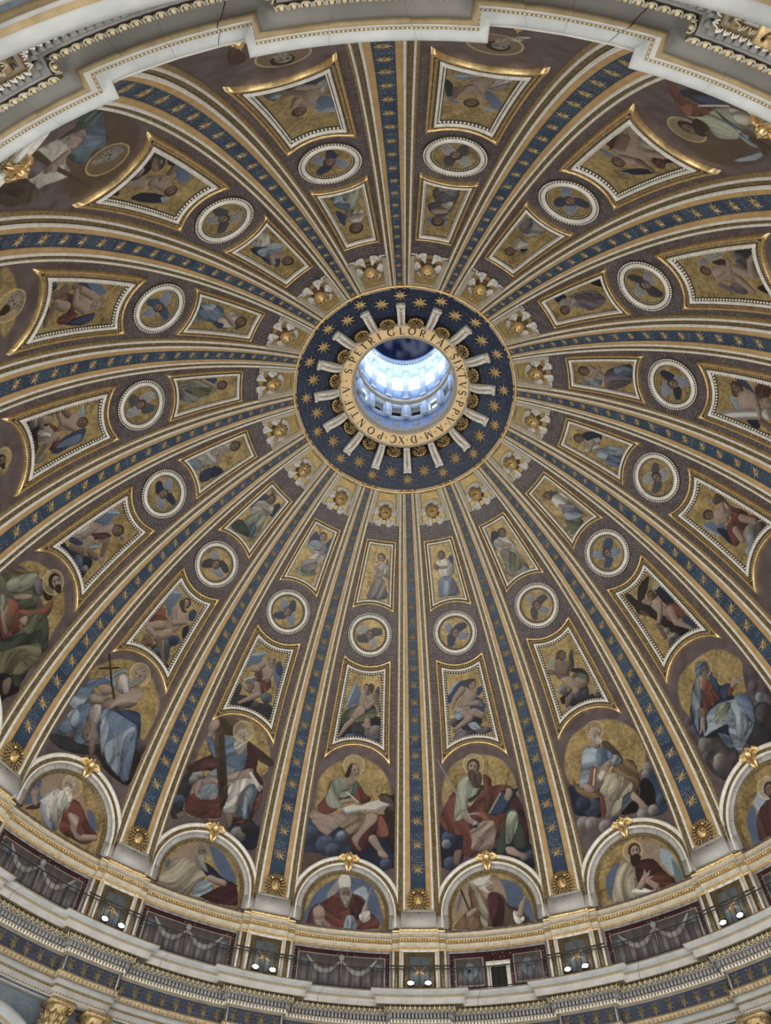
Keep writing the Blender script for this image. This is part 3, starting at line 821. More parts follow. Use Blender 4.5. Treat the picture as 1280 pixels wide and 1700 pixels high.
('p','b9b3a6',-49,1005,-74,893,-125,845,-112,927,-81,1007),
('p','8a8684',-21,1051,-58,1009,-108,947,-97,1007,-41,1048),
('s','a58a78',36,994,-13,940,-52,941,-38,1035,-30,1100,9,1088,39,1047),
('l','a58a78',-42,928,27,-55,857,21),
('l','7d6254',-52,859,19,-104,801,13),
('l','a58a78',41,934,22,93,887,21),
('l','7d6254',92,896,19,72,854,16),
('l','a58a78',-17,1096,23,24,1042,21),
('l','a58a78',28,1043,20,66,1139,13),
('l','7d6254',79,1075,16,74,1141,12),
('h','7d6254',4,1163,29,80,-20,'4b392b',None)],
'S-0.5':[('w','2e4468',54,2117,77,2056,86,1963,63,2024),
('p','6e6270',-52,1838,-19,1952,21,2004,83,1885,88,1839,-19,1820),
('p','b9b3a6',-2,2064,68,2071,79,1994,40,1975,-6,1969,-29,2029),
('p','8d887e',-8,1985,58,1961,59,1883,26,1833,-22,1843,-8,1922),
('l','a58a78',2,2033,12,45,1999,11),
('l','a58a78',-16,2046,12,8,1987,11),
('h','a58a78',15,2113,25,106,20,'4b392b',None)],
'S0.5':[('w','2e4468',41,2090,75,2098,68,2021,47,1995),
('p','d0ccc0',-48,2075,26,2093,63,2038,59,1976,-15,1960,-40,1995),
('p','5d7898',-38,1963,47,1955,72,1833,-22,1836,-70,1843),
('p','8ea2b4',-18,1944,25,1921,11,1845,-36,1846),
('l','a58a78',14,2033,12,-63,2038,9),
('s','7d6254',-65,2070,-30,2049,-43,2019,-63,2038),
('h','7d6254',-2,2115,25,79,20,'4b392b',None)],
'S-1.5':[('w','2e4468',-66,2097,-40,2153,11,2084,-53,2036),
('w','2e4468',46,2083,76,2164,109,2075,76,2037),
('p','8ea2b4',-60,2050,-31,2098,53,2103,80,2047,12,2009),
('p','b9b3a6',-13,1988,37,2028,86,2015,62,1938,59,1870,-15,1845,-15,1920),
('p','98a088',-73,1858,-9,1906,81,1895,17,1851),
('p','8a8684',-42,1941,43,1980,57,1894,-24,1866),
('l','a58a78',-4,2043,12,24,2056,11),
('h','a58a78',11,2139,26,94,-10,'4b392b',None)],
'S1.5':[('w','1b2742',-52,2151,-8,2136,-43,2042,-91,2049),
('p','b9b3a6',-68,2090,22,2094,60,2003,38,1964,-57,2015),
('p','8d887e',-57,2015,31,1985,63,1882,62,1816,-7,1819,-81,1839,-66,1934),
('p','98a088',-59,1947,22,1905,55,1819,-61,1846),
('p','73724c',-10,1974,30,1951,28,1851,-54,1860),
('l','a58a78',-22,2048,14,26,2022,11),
('h','7d6254',18,2113,28,78,-20,'4b392b',None)],
'S-2.5':[('w','2e4468',-102,2018,-76,2129,-30,2132,-22,2011),
('w','1b2742',27,2100,52,2166,85,2109,71,2054),
('p','b9b3a6',-58,1977,-66,2075,16,2133,60,2066,0,1989),
('p','98a088',-18,1868,-47,1966,25,2033,68,1988,83,1854),
('p','4d6c78',-6,1879,22,1967,72,1866),
('v','38463a',-99,1833,-61,1911,50,1867,-43,1824),
('l','a58a78',-9,2066,16,49,2077,13),
('h','7d6254',-12,2138,29,97,10,'4b392b',None)],
'S2.5':[('w','2e4468',18,2125,55,2064,25,2039,-14,2060),
('p','d0ccc0',-3,2088,65,2053,62,1978,13,1973,-35,2023),
('p','5d7898',-6,1993,72,1968,70,1874,21,1850,-37,1910),
('p','5f6848',-37,1928,31,1859,12,1804,-86,1825),
('p','8ea2b4',-17,1966,51,1895,50,1857,-37,1910),
('l','a58a78',-6,2012,12,56,1936,11),
('h','7d6254',-13,2108,25,79,20,'4b392b',None)],
'S-3.5':[('w','1b2742',15,1954,87,1990,72,1874),
('p','b9b3a6',-105,1951,-94,2066,-36,2114,-16,2055,-34,1958),
('p','b9b3a6',-126,1821,-105,1951,3,1995,5,1907,-48,1843),
('p','2e4468',8,1853,21,1934,81,1887,62,1826),
('p','8ea2b4',-121,1802,-60,1882,8,1853,-72,1801),
('l','a58a78',-45,2032,16,23,1968,12),
('h','7d6254',-32,2122,31,89,10,'4b392b',None)],
'S3.5':[('w','1b2742',38,2111,97,2010,52,1983,4,2056),
('p','b9b3a6',-2,2069,59,2000,8,1984,-48,2008,-58,2063),
('p','8ea2b4',-5,1980,62,1870,43,1820,-36,1835,-61,1914,-61,1973),
('p','5d7898',-12,1903,0,1820,-61,1825,-74,1908),
('l','a58a78',16,2030,14,-59,2033,12),
('h','7d6254',-2,2120,28,100,20,'4b392b',None)],
'S-4.5':[('w','2e4468',-73,1946,-69,2068,-28,2040,-40,1963),
('p','98a088',-68,1811,-78,1916,-43,2039,7,2071,52,1979,65,1886,23,1827),
('p','8a8684',-51,1827,-43,1948,37,1979,44,1856),
('p','73724c',-30,1857,-13,2040,37,1979),
('p','b9b3a6',-48,2008,-21,2086,7,2071),
('l','a58a78',-68,1977,12,-8,2071,12),
('h','7d6254',-19,2101,28,82,0,'4b392b',None)],
'S4.5':[('w','a08048',55,2004,80,1934,66,1884,36,1993),
('w','5d7898',-36,2147,-47,2108,-85,2082,-75,2122),
('p','6e6270',16,1995,64,1897,71,1831,-18,1827,-82,1922,-78,2001),
('p','5d7898',47,1939,78,1830,8,1825,-3,1918),
('p','8ea2b4',-20,2106,-13,2025,-67,2028,-84,2069),
('l','a58a78',35,2086,19,-12,2011,16),
('l','a58a78',39,2032,13,-31,2080,14),
('h','7d6254',12,2129,30,93,10,'4b392b',None)],
'S-5.5':[('v','8a8684',22,1768,-84,1777,-80,1840,66,1864),
('p','5d7898',-45,1813,-69,1939,-33,1990,35,1960,36,1867),
('p','8ea2b4',-61,1820,-66,1925,-13,1890),
('p','b9b3a6',-16,1983,-49,2060,1,2118,62,2051,63,1972),
('w','2e4468',36,2103,25,2146,57,2112),
('p','2e4468',37,1945,37,2024,71,2007),
('l','a58a78',-22,2011,18,25,2082,15),
('h','7d6254',1,2118,31,79,0,'4b392b',None)],
'S5.5':[('w','1b2742',83,2125,78,2070,33,2071,42,2138),
('p','8a8684',53,2044,51,1903,-20,1848,-38,1886,-46,2003,1,2062),
('p','6e6270',45,2020,14,1870,-44,1861,-65,1985),
('p','b9b3a6',38,2126,49,2032,-15,2057,-23,2120),
('v','14131a',87,1879,90,1794,39,1813),
('l','a58a78',41,2051,16,-15,2101,13),
('h','7d6254',-17,2117,27,113,0,'4b392b',None)],
'S-6.5':[('p','b9b3a6',3,1801,-66,1814,-56,1908,19,1942,40,1885),
('p','2e4468',55,1863,-9,1927,-21,1995,58,2050,59,1968),
('p','8ea2b4',43,1909,-62,1942,-56,2013,35,2002),
('p','2e4468',37,2025,-6,2056,44,2096),
('l','a58a78',16,2000,21,-25,2053,18),
('l','a58a78',40,2049,15,16,2000,14),
('h','7d6254',-21,2101,30,92,0,'4b392b',None)],
'S6.5':[('p','8a8684',89,1912,59,1822,-26,1835,-36,1887,17,1965),
('p','6e6270',81,1925,51,1835,10,1937),
('p','b9b3a6',41,2029,9,1977,-40,2009,-24,2067,24,2074),
('w','1b2742',-16,2055,-48,2021,-41,2070),
('l','a58a78',33,2001,16,16,2067,13),
('h','7d6254',16,2107,26,104,0,'4b392b',None)],
'S-7.5':[('p','8ea2b4',59,1835,-62,1814,-82,1874,-15,1958,45,1914),
('p','98a088',5,1806,-87,1805,-64,1904,-2,1917),
('p','4d6c78',62,1888,-13,1921,10,1966,49,1930),
('w','2e4468',64,1941,30,1993,51,2074,71,2010),
('p','b9b3a6',26,1977,-48,1970,-73,2013,-35,2072,20,2051),
('l','a58a78',12,2019,20,-47,2023,17),
('h','7d6254',-3,2105,35,67,0,'4b392b',None)],
'S7.5':[('p','6e6270',63,1864,-4,1799,-67,1832,-56,1957,25,1960),
('p','8a8684',44,1844,-50,1803,-44,1891),
('p','6e6270',70,1968,6,1939,-53,1940,-26,2052,48,2033),
('p','b9b3a6',14,1958,-50,1924,-39,1996),
('w','5d7898',66,2070,17,2079,21,2131),
('w','5d7898',-6,2074,-48,2045,-26,2121),
('l','a58a78',28,2013,23,-17,2002,20),
('h','7d6254',4,2085,31,100,0,'4b392b',None)],
'T-0.5':[('g','ffffff',-230,524,-222,613,-184,684,-111,747,-22,793,74,779,162,724,214,639,233,539,233,426,148,356,-26,340,-183,362,-229,443),
('v','1b2742',46,312,253,360,263,144,33,130),
('v','2e4468',-289,387,-229,372,-157,322,-72,356,-6,307,15,257,2,204,-89,167,-142,181,-206,184,-262,183),
('c','4a5d7e',-234,274,61),
('c','4a5d7e',-134,230,64),
('c','4a5d7e',-39,286,56),
('c','8ea2b4',-54,302,26),
('c','4a5d7e',-93,210,47),
('x','5a4538',-269,173,-185,183,-127,166,-155,107,-259,90),
('p','1b2742',83,211,257,221,268,144,58,132),
('c','4a5d7e',212,159,38),
('p','2e241d',163,572,218,565,255,539,265,251,222,272,201,358,187,469,160,535),
('p','5a4538',141,557,190,564,237,530,245,467,199,492,165,536),
('p','4e2328',-7,320,100,419,188,447,217,377,215,319,142,315,126,284,70,214,26,232,2,260),
('p','8a4a30',161,445,199,403,220,324,150,316,152,365),
('p','74382f',-152,606,-166,526,-208,456,-194,418,-149,412,-94,447,-60,515,-125,611),
('p','74382f',2,641,37,608,68,565,106,532,59,501,22,515,-4,549,-3,595),
('p','a08678',-203,529,-227,471,-252,412,-242,370,-192,321,-144,285,-100,326,-55,363,10,442,-36,450,-131,415,-190,419,-229,448),
('p','93795f',9,451,86,440,83,413,36,333,-7,316,-55,363,-32,401),
('p','7d6254',76,448,147,453,150,409,112,371,46,304,20,305,10,331,58,393),
('s','a58a78',85,444,125,456,148,436,141,399,96,352,56,296,49,260,68,236,56,226,23,262,8,295,36,333,71,390),
('l','a58a78',130,297,26,171,243,17,198,206,19),
('s','a58a78',163,234,197,232,224,207,211,193,168,204),
('p','98a088',-136,627,-91,648,-34,623,22,625,8,568,-24,524,-70,523,-125,533,-148,575),
('p','4d6c78',-7,636,22,616,8,568,-24,519,-60,519,-18,556),
('p','98a088',-135,623,-94,629,-75,577,-88,520,-59,506,-65,469,-117,453,-160,478,-165,522,-148,575),
('l','a58a78',-67,498,13,-23,512,14,-5,512,11),
('t','d0ccc0',-46,562,4,31,509,4),
('k','8ea2b4',-73,459,6,491,50,495,138,529,225,507,186,482,142,467,53,460,-39,432),
('k','d0ccc0',-64,465,-4,492,51,491,85,512,143,532,220,509,176,496,128,470,43,468,-35,441),
('s','a58a78',168,482,199,492,187,469,156,463),
('l','a58a78',-24,624,25,-37,655,21),
('o','b8a46c',-16,730,68),
('h','a58a78',-6,701,36,107,-55,'93795f',None),
('w','2e241d',-58,685,-43,720,-26,740,-30,688,-37,655,-64,652)],
'T0.5':[('g','ffffff',-216,622,-183,698,-124,755,-42,783,54,784,153,740,209,666,230,574,228,473,168,445,-128,487,-228,495),
('v','1b2742',-251,396,-191,343,-116,312,-138,168,-263,143),
('c','4a5d7e',-204,304,44),
('c','8ea2b4',-221,271,29),
('c','4a5d7e',-205,159,43),
('v','1b2742',39,221,267,205,252,80,27,116),
('c','4a5d7e',240,154,23),
('c','9a9890',205,146,23),
('p','4e2328',41,656,83,623,86,576,187,563,228,473,248,380,248,233,230,213,200,389,105,357,27,439,33,559),
('p','74382f',-144,580,-184,538,-225,475,-245,406,-225,355,-173,321,-125,313,-131,250,-143,222,-99,184,-28,220,70,240,132,372,143,410,64,413,35,427,35,498,71,615,36,657,29,570,-35,507,-69,471,-128,487),
('p','8a4a30',-63,440,17,440,91,394,80,312,40,225,28,369),
('p','74382f',44,568,87,581,168,572,172,535,105,497,35,427,18,450),
('p','a08678',-58,350,0,383,59,379,73,333,62,285,34,221,-10,213,-80,225,-75,283,-84,333),
('p','38463a',144,420,196,430,213,377,218,322,231,246,223,200,171,200,155,227,116,219,81,176,54,190,73,264,113,341),
('p','98a088',146,399,193,411,205,359,180,295,136,230,116,257),
('s','a58a78',110,215,149,213,178,184,213,163,224,142,195,138,155,160,115,180),
('s','7d6254',-171,233,-138,231,-146,188,-163,146,-187,153,-188,196),
('p','98a088',-118,624,-89,657,-42,657,-1,615,25,581,-1,539,-45,509,-70,512,-79,472,-116,456,-147,399,-166,410,-153,495,-136,559),
('p','98a088',-131,462,-91,453,-74,431,-121,411,-147,399,-160,420),
('p','38463a',17,597,35,579,-1,539,-56,500,-69,522,-20,546),
('l','a58a78',-108,435,17,-68,391,17,-45,378,14),
('k','1b2742',35,420,127,539,240,542,144,420,72,404),
('k','98a088',35,423,124,539,131,530,47,421),
('k','2e4468',47,421,133,530,212,527,137,441,107,406),
('s','a58a78',159,548,185,553,195,521,174,484,158,477,141,501,156,528),
('t','9aa2ac',-232,780,3,-67,406,4),
('t','9aa2ac',-84,432,4,-19,430,4),
('c','9aa2ac',-41,368,20),
('c','14131a',-47,359,11),
('o','b8a46c',-12,729,66),
('h','a58a78',-17,714,37,72,10,'4b392b','5a4538'),
('p','5a4538',-49,684,-20,665,18,680,29,647,18,602,-6,580,-30,588,-42,616,-52,643)],
'T-1.5':[('g','ffffff',-219,511,-198,655,-108,803,42,845,147,790,213,673,205,553,60,483,-157,423),
('x','5a4538',-189,780,-53,826,23,789,-74,709,-155,692),
('v','33343f',-277,260,-254,359,-220,431,-140,442,-125,380,-169,283,-191,176,-243,144),
('c','9a9890',-173,416,38),
('c','8a8684',-185,383,32),
('c','4a5d7e',-227,248,37),
('v','1b2742',66,260,234,283,257,153,200,116,84,189),
('c','8a8684',140,185,47),
('c','33343f',183,236,43),
('x','575058',192,315,235,395,254,316,234,256),
('p','4c3a2a',45,724,221,663,223,617,105,650),
('p','4c3a2a',-141,789,-69,765,-41,722,-112,711),
('p','5e3234',-115,579,-189,513,-248,441,-216,421,-147,462,-84,487,-79,547),
('p','4e2328',48,714,88,704,139,638,152,571,210,514,217,418,201,301,157,255,93,241,106,278,167,347,132,518,66,543,71,603),
('p','8a4a30',191,411,213,457,225,387,200,307,166,263,103,244,191,298),
('p','5d7898',-103,685,-50,712,8,687,65,660,78,582,48,525,1,485,-67,436,-135,409,-84,487,-44,549,-90,613),
('p','8ea2b4',-105,479,-17,542,32,537,11,489,-51,460,-125,414),
('p','a08678',-180,368,-128,424,-13,491,75,552,128,575,132,518,16,433,12,409,18,271,8,224,-85,196,-168,191,-199,216,-190,275),
('p','8ea2b4',-146,337,-102,400,-54,413,-28,366,-75,315,-123,302),
('p','74382f',-190,275,-164,319,-117,299,-36,335,-19,375,10,296,19,244,-56,212,-141,196,-187,216),
('p','d0ccc0',19,423,69,492,144,517,175,491,107,441,90,379,91,290,33,276,13,308,32,360),
('p','5d7898',107,441,152,490,190,456,183,374,181,290,106,278,109,374),
('p','8ea2b4',126,436,152,467,169,427,157,299,136,293),
('s','7d6254',-223,168,-194,202,-173,189,-197,158),
('s','7d6254',43,280,82,282,93,219,69,206),
('l','a58a78',-179,688,19,-180,657,17),
('p','5d7898',-196,650,-149,659,-104,619,-106,554,-150,576,-181,610),
('p','5a4538',-165,718,-141,789,-83,663,-20,512,17,411,27,358,20,283,5,294,-56,440,-118,589),
('p','4c3a2a',-161,774,-141,789,-83,663,-35,541,17,411,-20,397,-79,547),
('s','a58a78',-211,721,-185,769,-159,769,-147,738,-168,692,-195,680),
('k','d0ccc0',107,545,121,558,206,484,189,461),
('s','a58a78',185,477,207,501,214,475,197,452),
('o','b8a46c',3,766,65),
('h','a58a78',6,740,33,91,5,'b9b3a6','b9b3a6'),
('p','b9b3a6',-32,695,10,700,43,730,51,685,44,652,18,619,-14,643)],
'T1.5':[('g','ffffff',-181,693,-124,750,-28,777,77,774,163,727,237,638,260,551,249,471,198,406,94,408,-120,457,-227,482,-222,607),
('v','1b2742',-235,473,-181,444,-90,374,-100,252,-160,272,-244,309,-243,408),
('v','2e4468',163,345,238,388,281,323,272,187,240,149,168,149,109,216),
('p','14131a',166,354,209,346,218,266,185,194,104,202,-3,227,79,271,136,290),
('c','4a5d7e',-141,320,58),
('c','2e4468',-182,350,48),
('c','9a9890',-211,250,39),
('c','9a9890',-167,230,42),
('c','9a9890',-101,193,39),
('c','9a9890',227,404,31),
('c','9a9890',204,376,24),
('c','4a5d7e',237,214,35),
('c','9a9890',125,182,46),
('c','9a9890',175,183,30),
('c','2e4468',-35,196,36),
('p','5a4538',113,489,166,471,165,366,142,321,103,370,57,434,34,466),
('p','84643c',97,508,156,476,167,387,142,321,111,269,86,323,44,429,24,470),
('p','84643c',-196,506,-178,455,-122,396,-68,405,-71,362,-132,366,-191,414,-204,463),
('p','a89c80',-14,463,51,448,113,366,97,323,42,296,19,262,-46,232,-99,256,-91,319,-59,346,-75,385,-38,427),
('p','8a4a30',-78,375,-59,346,-77,254,-104,258),
('p','a89c80',23,437,73,383,89,332,13,308,-31,314,-28,390),
('p','4d6c78',49,316,102,321,82,281,31,247,8,245,29,291),
('s','a58a78',100,317,123,285,153,213,148,200,109,216,105,250,79,287),
('p','5a4538',38,649,72,628,104,556,114,506,89,488,64,545,30,611),
('p','8ea2b4',-91,642,-50,656,-2,624,31,616,59,564,105,527,95,486,43,491,-29,503,-77,532,-94,482,-166,439,-169,474,-137,543),
('p','5d7898',-4,619,31,616,68,555,39,527,-25,513,-33,573),
('l','a58a78',28,514,19,-13,497,21),
('s','a58a78',-29,503,18,518,17,484,-24,467),
('k','8a4a30',-65,540,-44,509,-94,414,-118,462),
('k','d0ccc0',-65,517,-51,523,-96,426,-102,434),
('k','d0ccc0',-58,469,-30,498,-2,481,-51,438),
('s','a58a78',-159,460,-127,454,-99,416,-112,393,-150,417),
('l','a58a78',-2,671,25,-4,649,28),
('o','a08048',17,728,56),
('h','a58a78',16,702,32,84,-45,'b9b3a6','b9b3a6')],
'T-2.5':[('g','ffffff',-245,558,-223,657,-136,760,-11,811,106,778,205,693,231,571,226,449,194,456,-69,485),
('v','33343f',-259,178,-137,246,-50,254,11,306,37,259,-97,180,-200,153),
('v','2e241d',178,408,221,433,252,359,256,212,208,186,95,202,55,227,4,270),
('c','575058',232,413,35),
('p','2e4468',-63,476,89,565,144,559,194,456,189,388,235,213,187,205,75,239,-5,333,-70,253,-137,246,-178,343),
('p','8ea2b4',-159,616,-89,718,-58,720,-101,646,-45,610,-153,607),
('p','5d7898',-251,438,-230,528,-156,612,-73,605,-137,585,-177,508,-173,437,-222,376,-256,370),
('p','8ea2b4',-256,370,-243,438,-170,499,-126,525,-57,547,-161,486,-178,421,-142,369,-187,369,-232,368),
('p','5d7898',-252,202,-223,311,-207,387,-153,452,-123,395,-159,281,-185,231,-234,196),
('p','8ea2b4',-229,319,-204,382,-163,354,-159,281,-191,296),
('p','5d7898',-142,254,-145,328,-132,376,-66,268,-108,234),
('p','5d7898',-61,425,-43,490,124,506,165,485,189,388,238,221,184,210,154,217,71,261,37,297),
('p','8ea2b4',-38,389,-35,456,15,397,42,300,42,262),
('p','8ea2b4',40,330,81,407,122,485,154,478,120,412,141,322,164,223,104,237,58,272),
('p','5d7898',149,462,194,404,233,218,182,215,162,334),
('p','a08678',-136,438,-91,484,-61,425,-53,366,-15,327,-68,273,-115,292,-116,374),
('p','b9b3a6',-129,450,-93,475,-72,431,-74,377),
('s','7d6254',-51,291,-25,308,4,232,-22,229),
('p','a08678',-86,657,-77,713,-23,703,22,671,68,695,95,665,77,584,-1,519,-72,490,-96,514,-37,575,-69,600),
('p','b9b3a6',-84,666,-67,699,8,669,-2,614,-48,602),
('l','a58a78',-142,480,23,-108,498,20),
('l','a58a78',-118,558,30,-84,576,18),
('t','2a221e',-206,727,6,-47,555,7),
('t','2a221e',-211,631,5,-115,709,5),
('o','b8a46c',14,758,67),
('h','a58a78',12,749,38,94,35,'8d887e','8d887e'),
('p','8d887e',-39,692,0,705,38,717,47,703,8,669,-20,677)],
'T2.5':[('g','ffffff',-165,707,-102,755,8,765,130,738,205,648,220,562,189,495,128,432,54,457,-174,515,-210,564,-202,636),
('v','575058',-234,543,-166,459,-92,372,-59,236,-110,112,-223,179,-238,356),
('v','575058',216,565,271,448,262,366,206,294,127,354,145,439),
('v','6e6270',157,410,248,348,211,300,143,361),
('v','33343f',131,361,215,306,103,146,1,215),
('c','8a8684',-196,356,43),
('c','6e6270',-211,508,31),
('c','9a9890',-166,247,34),
('c','8a8684',-178,226,38),
('c','6e6270',-219,298,26),
('c','575058',157,303,46),
('c','6e6270',193,441,34),
('c','8ea2b4',188,376,25),
('p','1b2742',33,617,40,564,90,537,95,497,69,477,142,421,129,357,112,317,57,261,-2,227,-40,233,-78,257,-109,344,-201,402,-196,499,-144,587),
('p','8a4a30',-33,640,15,625,-2,570,4,514,-75,499,-112,484,-100,537,-61,592),
('p','74382f',-2,570,8,512,-45,509,-44,559),
('p','5d7898',-7,738,38,725,54,691,37,646,23,620,15,641,43,700,8,711,-47,645,-81,564,-140,518,-200,421,-188,494,-168,552,-105,644,-56,673),
('p','8ea2b4',-8,733,25,724,-9,696,-63,614,-111,544,-148,539,-125,616,-51,680),
('p','2e4468',52,704,44,656,38,592,41,549,19,503,6,518,8,584,18,644),
('p','2e4468',45,556,100,534,88,503,29,486,14,512),
('p','74382f',79,530,103,522,84,490,44,490),
('p','8ea2b4',-108,482,-23,493,57,461,128,432,129,372,107,311,53,264,-10,232,-67,241,-55,328,-37,374,-103,388,-185,393,-140,423),
('p','5d7898',76,471,147,427,117,333,82,291,73,404),
('p','98a088',-32,479,42,456,-5,421,-74,399,-88,428),
('p','8ea2b4',42,456,70,416,68,349,47,287,-24,260,-8,335,13,398),
('p','5d7898',-104,370,-61,318,-66,259,-96,279,-105,332),
('s','7d6254',-132,538,-101,517,-132,462,-155,477),
('l','a58a78',-141,473,14,-161,441,15),
('t','a58a78',-167,440,6,-194,418,4),
('t','a58a78',-159,435,6,-171,408,4),
('l','a58a78',106,519,17,133,524,15),
('t','a58a78',130,527,6,150,544,4),
('t','a58a78',137,521,6,173,506,4),
('t','a58a78',132,515,6,155,491,4),
('o','a08048',13,701,59),
('h','7d6254',15,684,28,66,-30,'2e4468',None),
('p','5d7898',-18,720,10,736,42,722,58,688,45,703,15,711,-22,679,-47,677),
('t','7d6254',3,661,18,-10,639,16),
('s','8ea2b4',-61,251,-23,227,-48,220)],
'T-3.5':[('g','ffffff',-216,616,-196,685,-127,744,-9,784,90,767,176,696,198,601,211,527,73,620,-142,651),
('v','14131a',110,225,219,267,250,224,214,159,201,125),
('p','38463a',125,606,228,510,229,447,230,336,233,244,176,251,102,386,99,539),
('p','73724c',37,297,167,477,200,476,232,437,220,315,137,244,110,225),
('p','38463a',5,326,76,455,136,536,175,485,102,386,43,291),
('p','5f6848',-243,513,-117,689,-68,670,-45,625,7,629,28,570,-25,511,-72,512,-149,491,-192,480),
('p','98a088',-185,556,-109,691,-64,653,-97,551,-163,501),
('p','84643c',-247,555,-194,616,-139,662,-193,588),
('p','8a4a30',-127,475,-69,516,6,493,58,456,32,391,5,326,-108,419),
('p','93795f',-108,419,-84,471,8,404,-5,364),
('p','8a4a30',-29,507,43,586,71,687,104,653,110,597,50,566,3,502),
('p','5f6848',37,519,72,591,121,602,132,532,98,465,51,462),
('p','98a088',-164,460,-124,480,-92,449,-97,411),
('s','a58a78',-108,524,-45,604,-27,591,-79,524),
('s','a58a78',6,479,26,520,57,487,27,468),
('p','6e6270',-87,676,-38,705,7,686,0,635,-45,625),
('p','2e241d',-4,673,-8,740,45,715,64,686,41,653),
('s','7d6254',151,205,176,251,210,189,191,161),
('o','b8a46c',-1,746,68),
('h','a58a78',6,758,35,160,-40,'2e241d','2e241d')],
'T-4.5':[('g','ffffff',-64,722,-50,774,10,781,64,742,65,698),
('o','b8a46c',-9,730,52),
('h','7d6254',1,722,24,177,-20,'2e241d','2e241d')],
'T-5.5':[('g','ffffff',-225,555,-215,618,-133,695,10,754,87,743,103,687),
('o','b8a46c',-35,695,83),
('h','a58a78',-49,708,41,131,0,'8d887e','2e241d')],
'T-6.5':[('x','5a4538',-247,376,-254,547,-195,718,-51,832,84,834,181,709,15,462),
('p','4d6c78',-206,281,-242,331,-238,399,-167,522,-84,636,-62,588,12,603,-20,456,-69,460),
('p','5d7898',-161,394,-154,525,-107,589,-63,512),
('p','b9b3a6',-27,251,-54,279,-101,331,-115,369,-144,417,-107,469,-45,462,12,501,63,588,102,558,129,501,164,467,164,412,97,379,52,386,7,307),
('p','a08678',-115,369,-150,410,-101,470,-45,462,-86,380),
('p','6e6270',7,271,29,408,74,410,97,372),
('p','5a4538',63,175,96,345,163,501,219,464,213,325),
('p','4e2328',159,301,141,391,185,406),
('p','38463a',-84,326,-156,342,-186,341,-161,394,-121,362),
('t','4c3a2a',-21,272,15,34,435,11),
('t','4c3a2a',48,486,10,111,764,6),
('l','a58a78',45,447,30,-26,456,20),
('s','a58a78',29,422,21,462,59,498,67,471),
('o','a08048',-33,707,94),
('h','8d887e',-51,700,40,133,-30,'8a8684','8d887e')],
'T6.5':[('x','5a4538',214,490,65,595,10,740,-120,789,-206,654,-189,424,80,53,89,314),
('p','74382f',244,433,213,432,151,499,112,506,69,441,43,469,52,552,65,595,127,571,181,518),
('p','8a4a30',129,561,112,506,76,515,57,588,97,588),
('p','1b2742',181,445,167,363,112,334,75,324,80,388,93,451,142,469,158,486),
('p','2e4468',142,450,129,367,75,324,85,415),
('p','98a088',65,595,45,526,64,418,55,331,0,266,-67,321,-77,297,-103,326,-92,360,-49,404,-87,487,-71,571,-41,589,9,555,53,594),
('p','b9b3a6',57,341,1,276,-34,371,-1,393),
('p','4d6c78',60,424,-26,429,-71,387,-92,360,-54,409,-43,451,18,447),
('p','8ea2b4',-63,450,-87,414,-141,438,-119,466,-84,472),
('l','4c3a2a',-105,421,21,-141,389,23),
('k','8ea2b4',-175,631,-169,521,-159,444,-178,449,-194,517,-190,602),
('k','4e2328',-147,429,-144,404,-166,424,-177,454),
('t','d0ccc0',93,475,5,65,334,5),
('o','b8a46c',12,680,76),
('h','7d6254',12,661,34,37,30,'2e241d','2e241d'),
('p','2e241d',47,572,6,560,-23,595,-20,646,21,636)],
'T-7.5':[('p','5e3234',86,437,65,509,68,582,94,610,129,578),
('p','5a4538',87,464,75,482,97,545,112,536),
('o','a08048',-39,657,100),
('h','8d887e',-30,693,40,95,20,'2e241d','8d887e')],
'T7.5':[('p','b9b3a6',17,610,-90,518,-61,595,-38,599,3,592),
('o','a08048',3,654,98),
('h','8d887e',-12,662,38,89,20,'2e241d','8d887e')],
'A-0.5':[('x','4a5d7e',-209,-221,-199,-99,-148,-5,-43,71,95,72,172,-11,200,-180,59,-201),
('x','8ea2b4',26,-22,96,34,124,-38,80,-127),
('x','8a8684',-108,-37,-54,57,-6,75,-70,-57),
('p','74382f',-185,-170,-171,-131,-83,-46,-24,-14,87,-29,126,-99,176,-193,-186,-224),
('p','5e3234',-179,-120,-116,-87,-93,-205,-186,-218),
('p','4e2328',26,-34,100,-52,92,-126,34,-167),
('p','8ea2b4',4,-158,20,-132,51,-142,71,-200,1,-212),
('p','a08678',-139,-90,-109,-159,-69,-208,-139,-217,-162,-166),
('s','a58a78',-167,-119,-126,-101,-98,-146,-131,-174,-162,-166),
('l','a58a78',103,-125,19,108,-88,15),
('t','a58a78',108,-88,7,112,-45,5),
('p','d0ccc0',74,-127,126,-99,134,-147,93,-168),
('t','9aa2ac',89,-126,4,134,24,2),
('p','8d887e',-29,-27,31,-15,23,-71,6,-97,-14,-75),
('k','d0ccc0',-38,3,-51,45,-43,71,-19,89,6,87,20,65,24,9),
('h','7d6254',-2,-12,32,94,0,'8d887e','8d887e'),
('k','d0ccc0',-38,11,-51,45,-37,78,-17,90,9,83,21,53,23,18)],
'A0.5':[('x','4a5d7e',9,56,129,27,180,-43,213,-145,203,-215,78,-196,7,-79),
('x','93795f',-201,-158,-181,-13,-115,56,10,68,77,9,56,-181),
('x','4a5d7e',-192,-98,-169,-14,-144,-3,-174,-99),
('p','84643c',-208,-193,-164,-136,-113,-79,-119,7,-90,54,-48,-24,-17,-77,-16,-197,-133,-204),
('p','5a4538',-29,-75,1,-18,60,-37,88,-102,134,-121,194,-201,99,-211,-27,-195),
('p','4e2328',-19,-40,25,-20,66,-87,42,-203,-5,-204),
('p','a89c80',-109,56,-79,41,-50,-49,-21,-124,-34,-201,-62,-192,-76,-70),
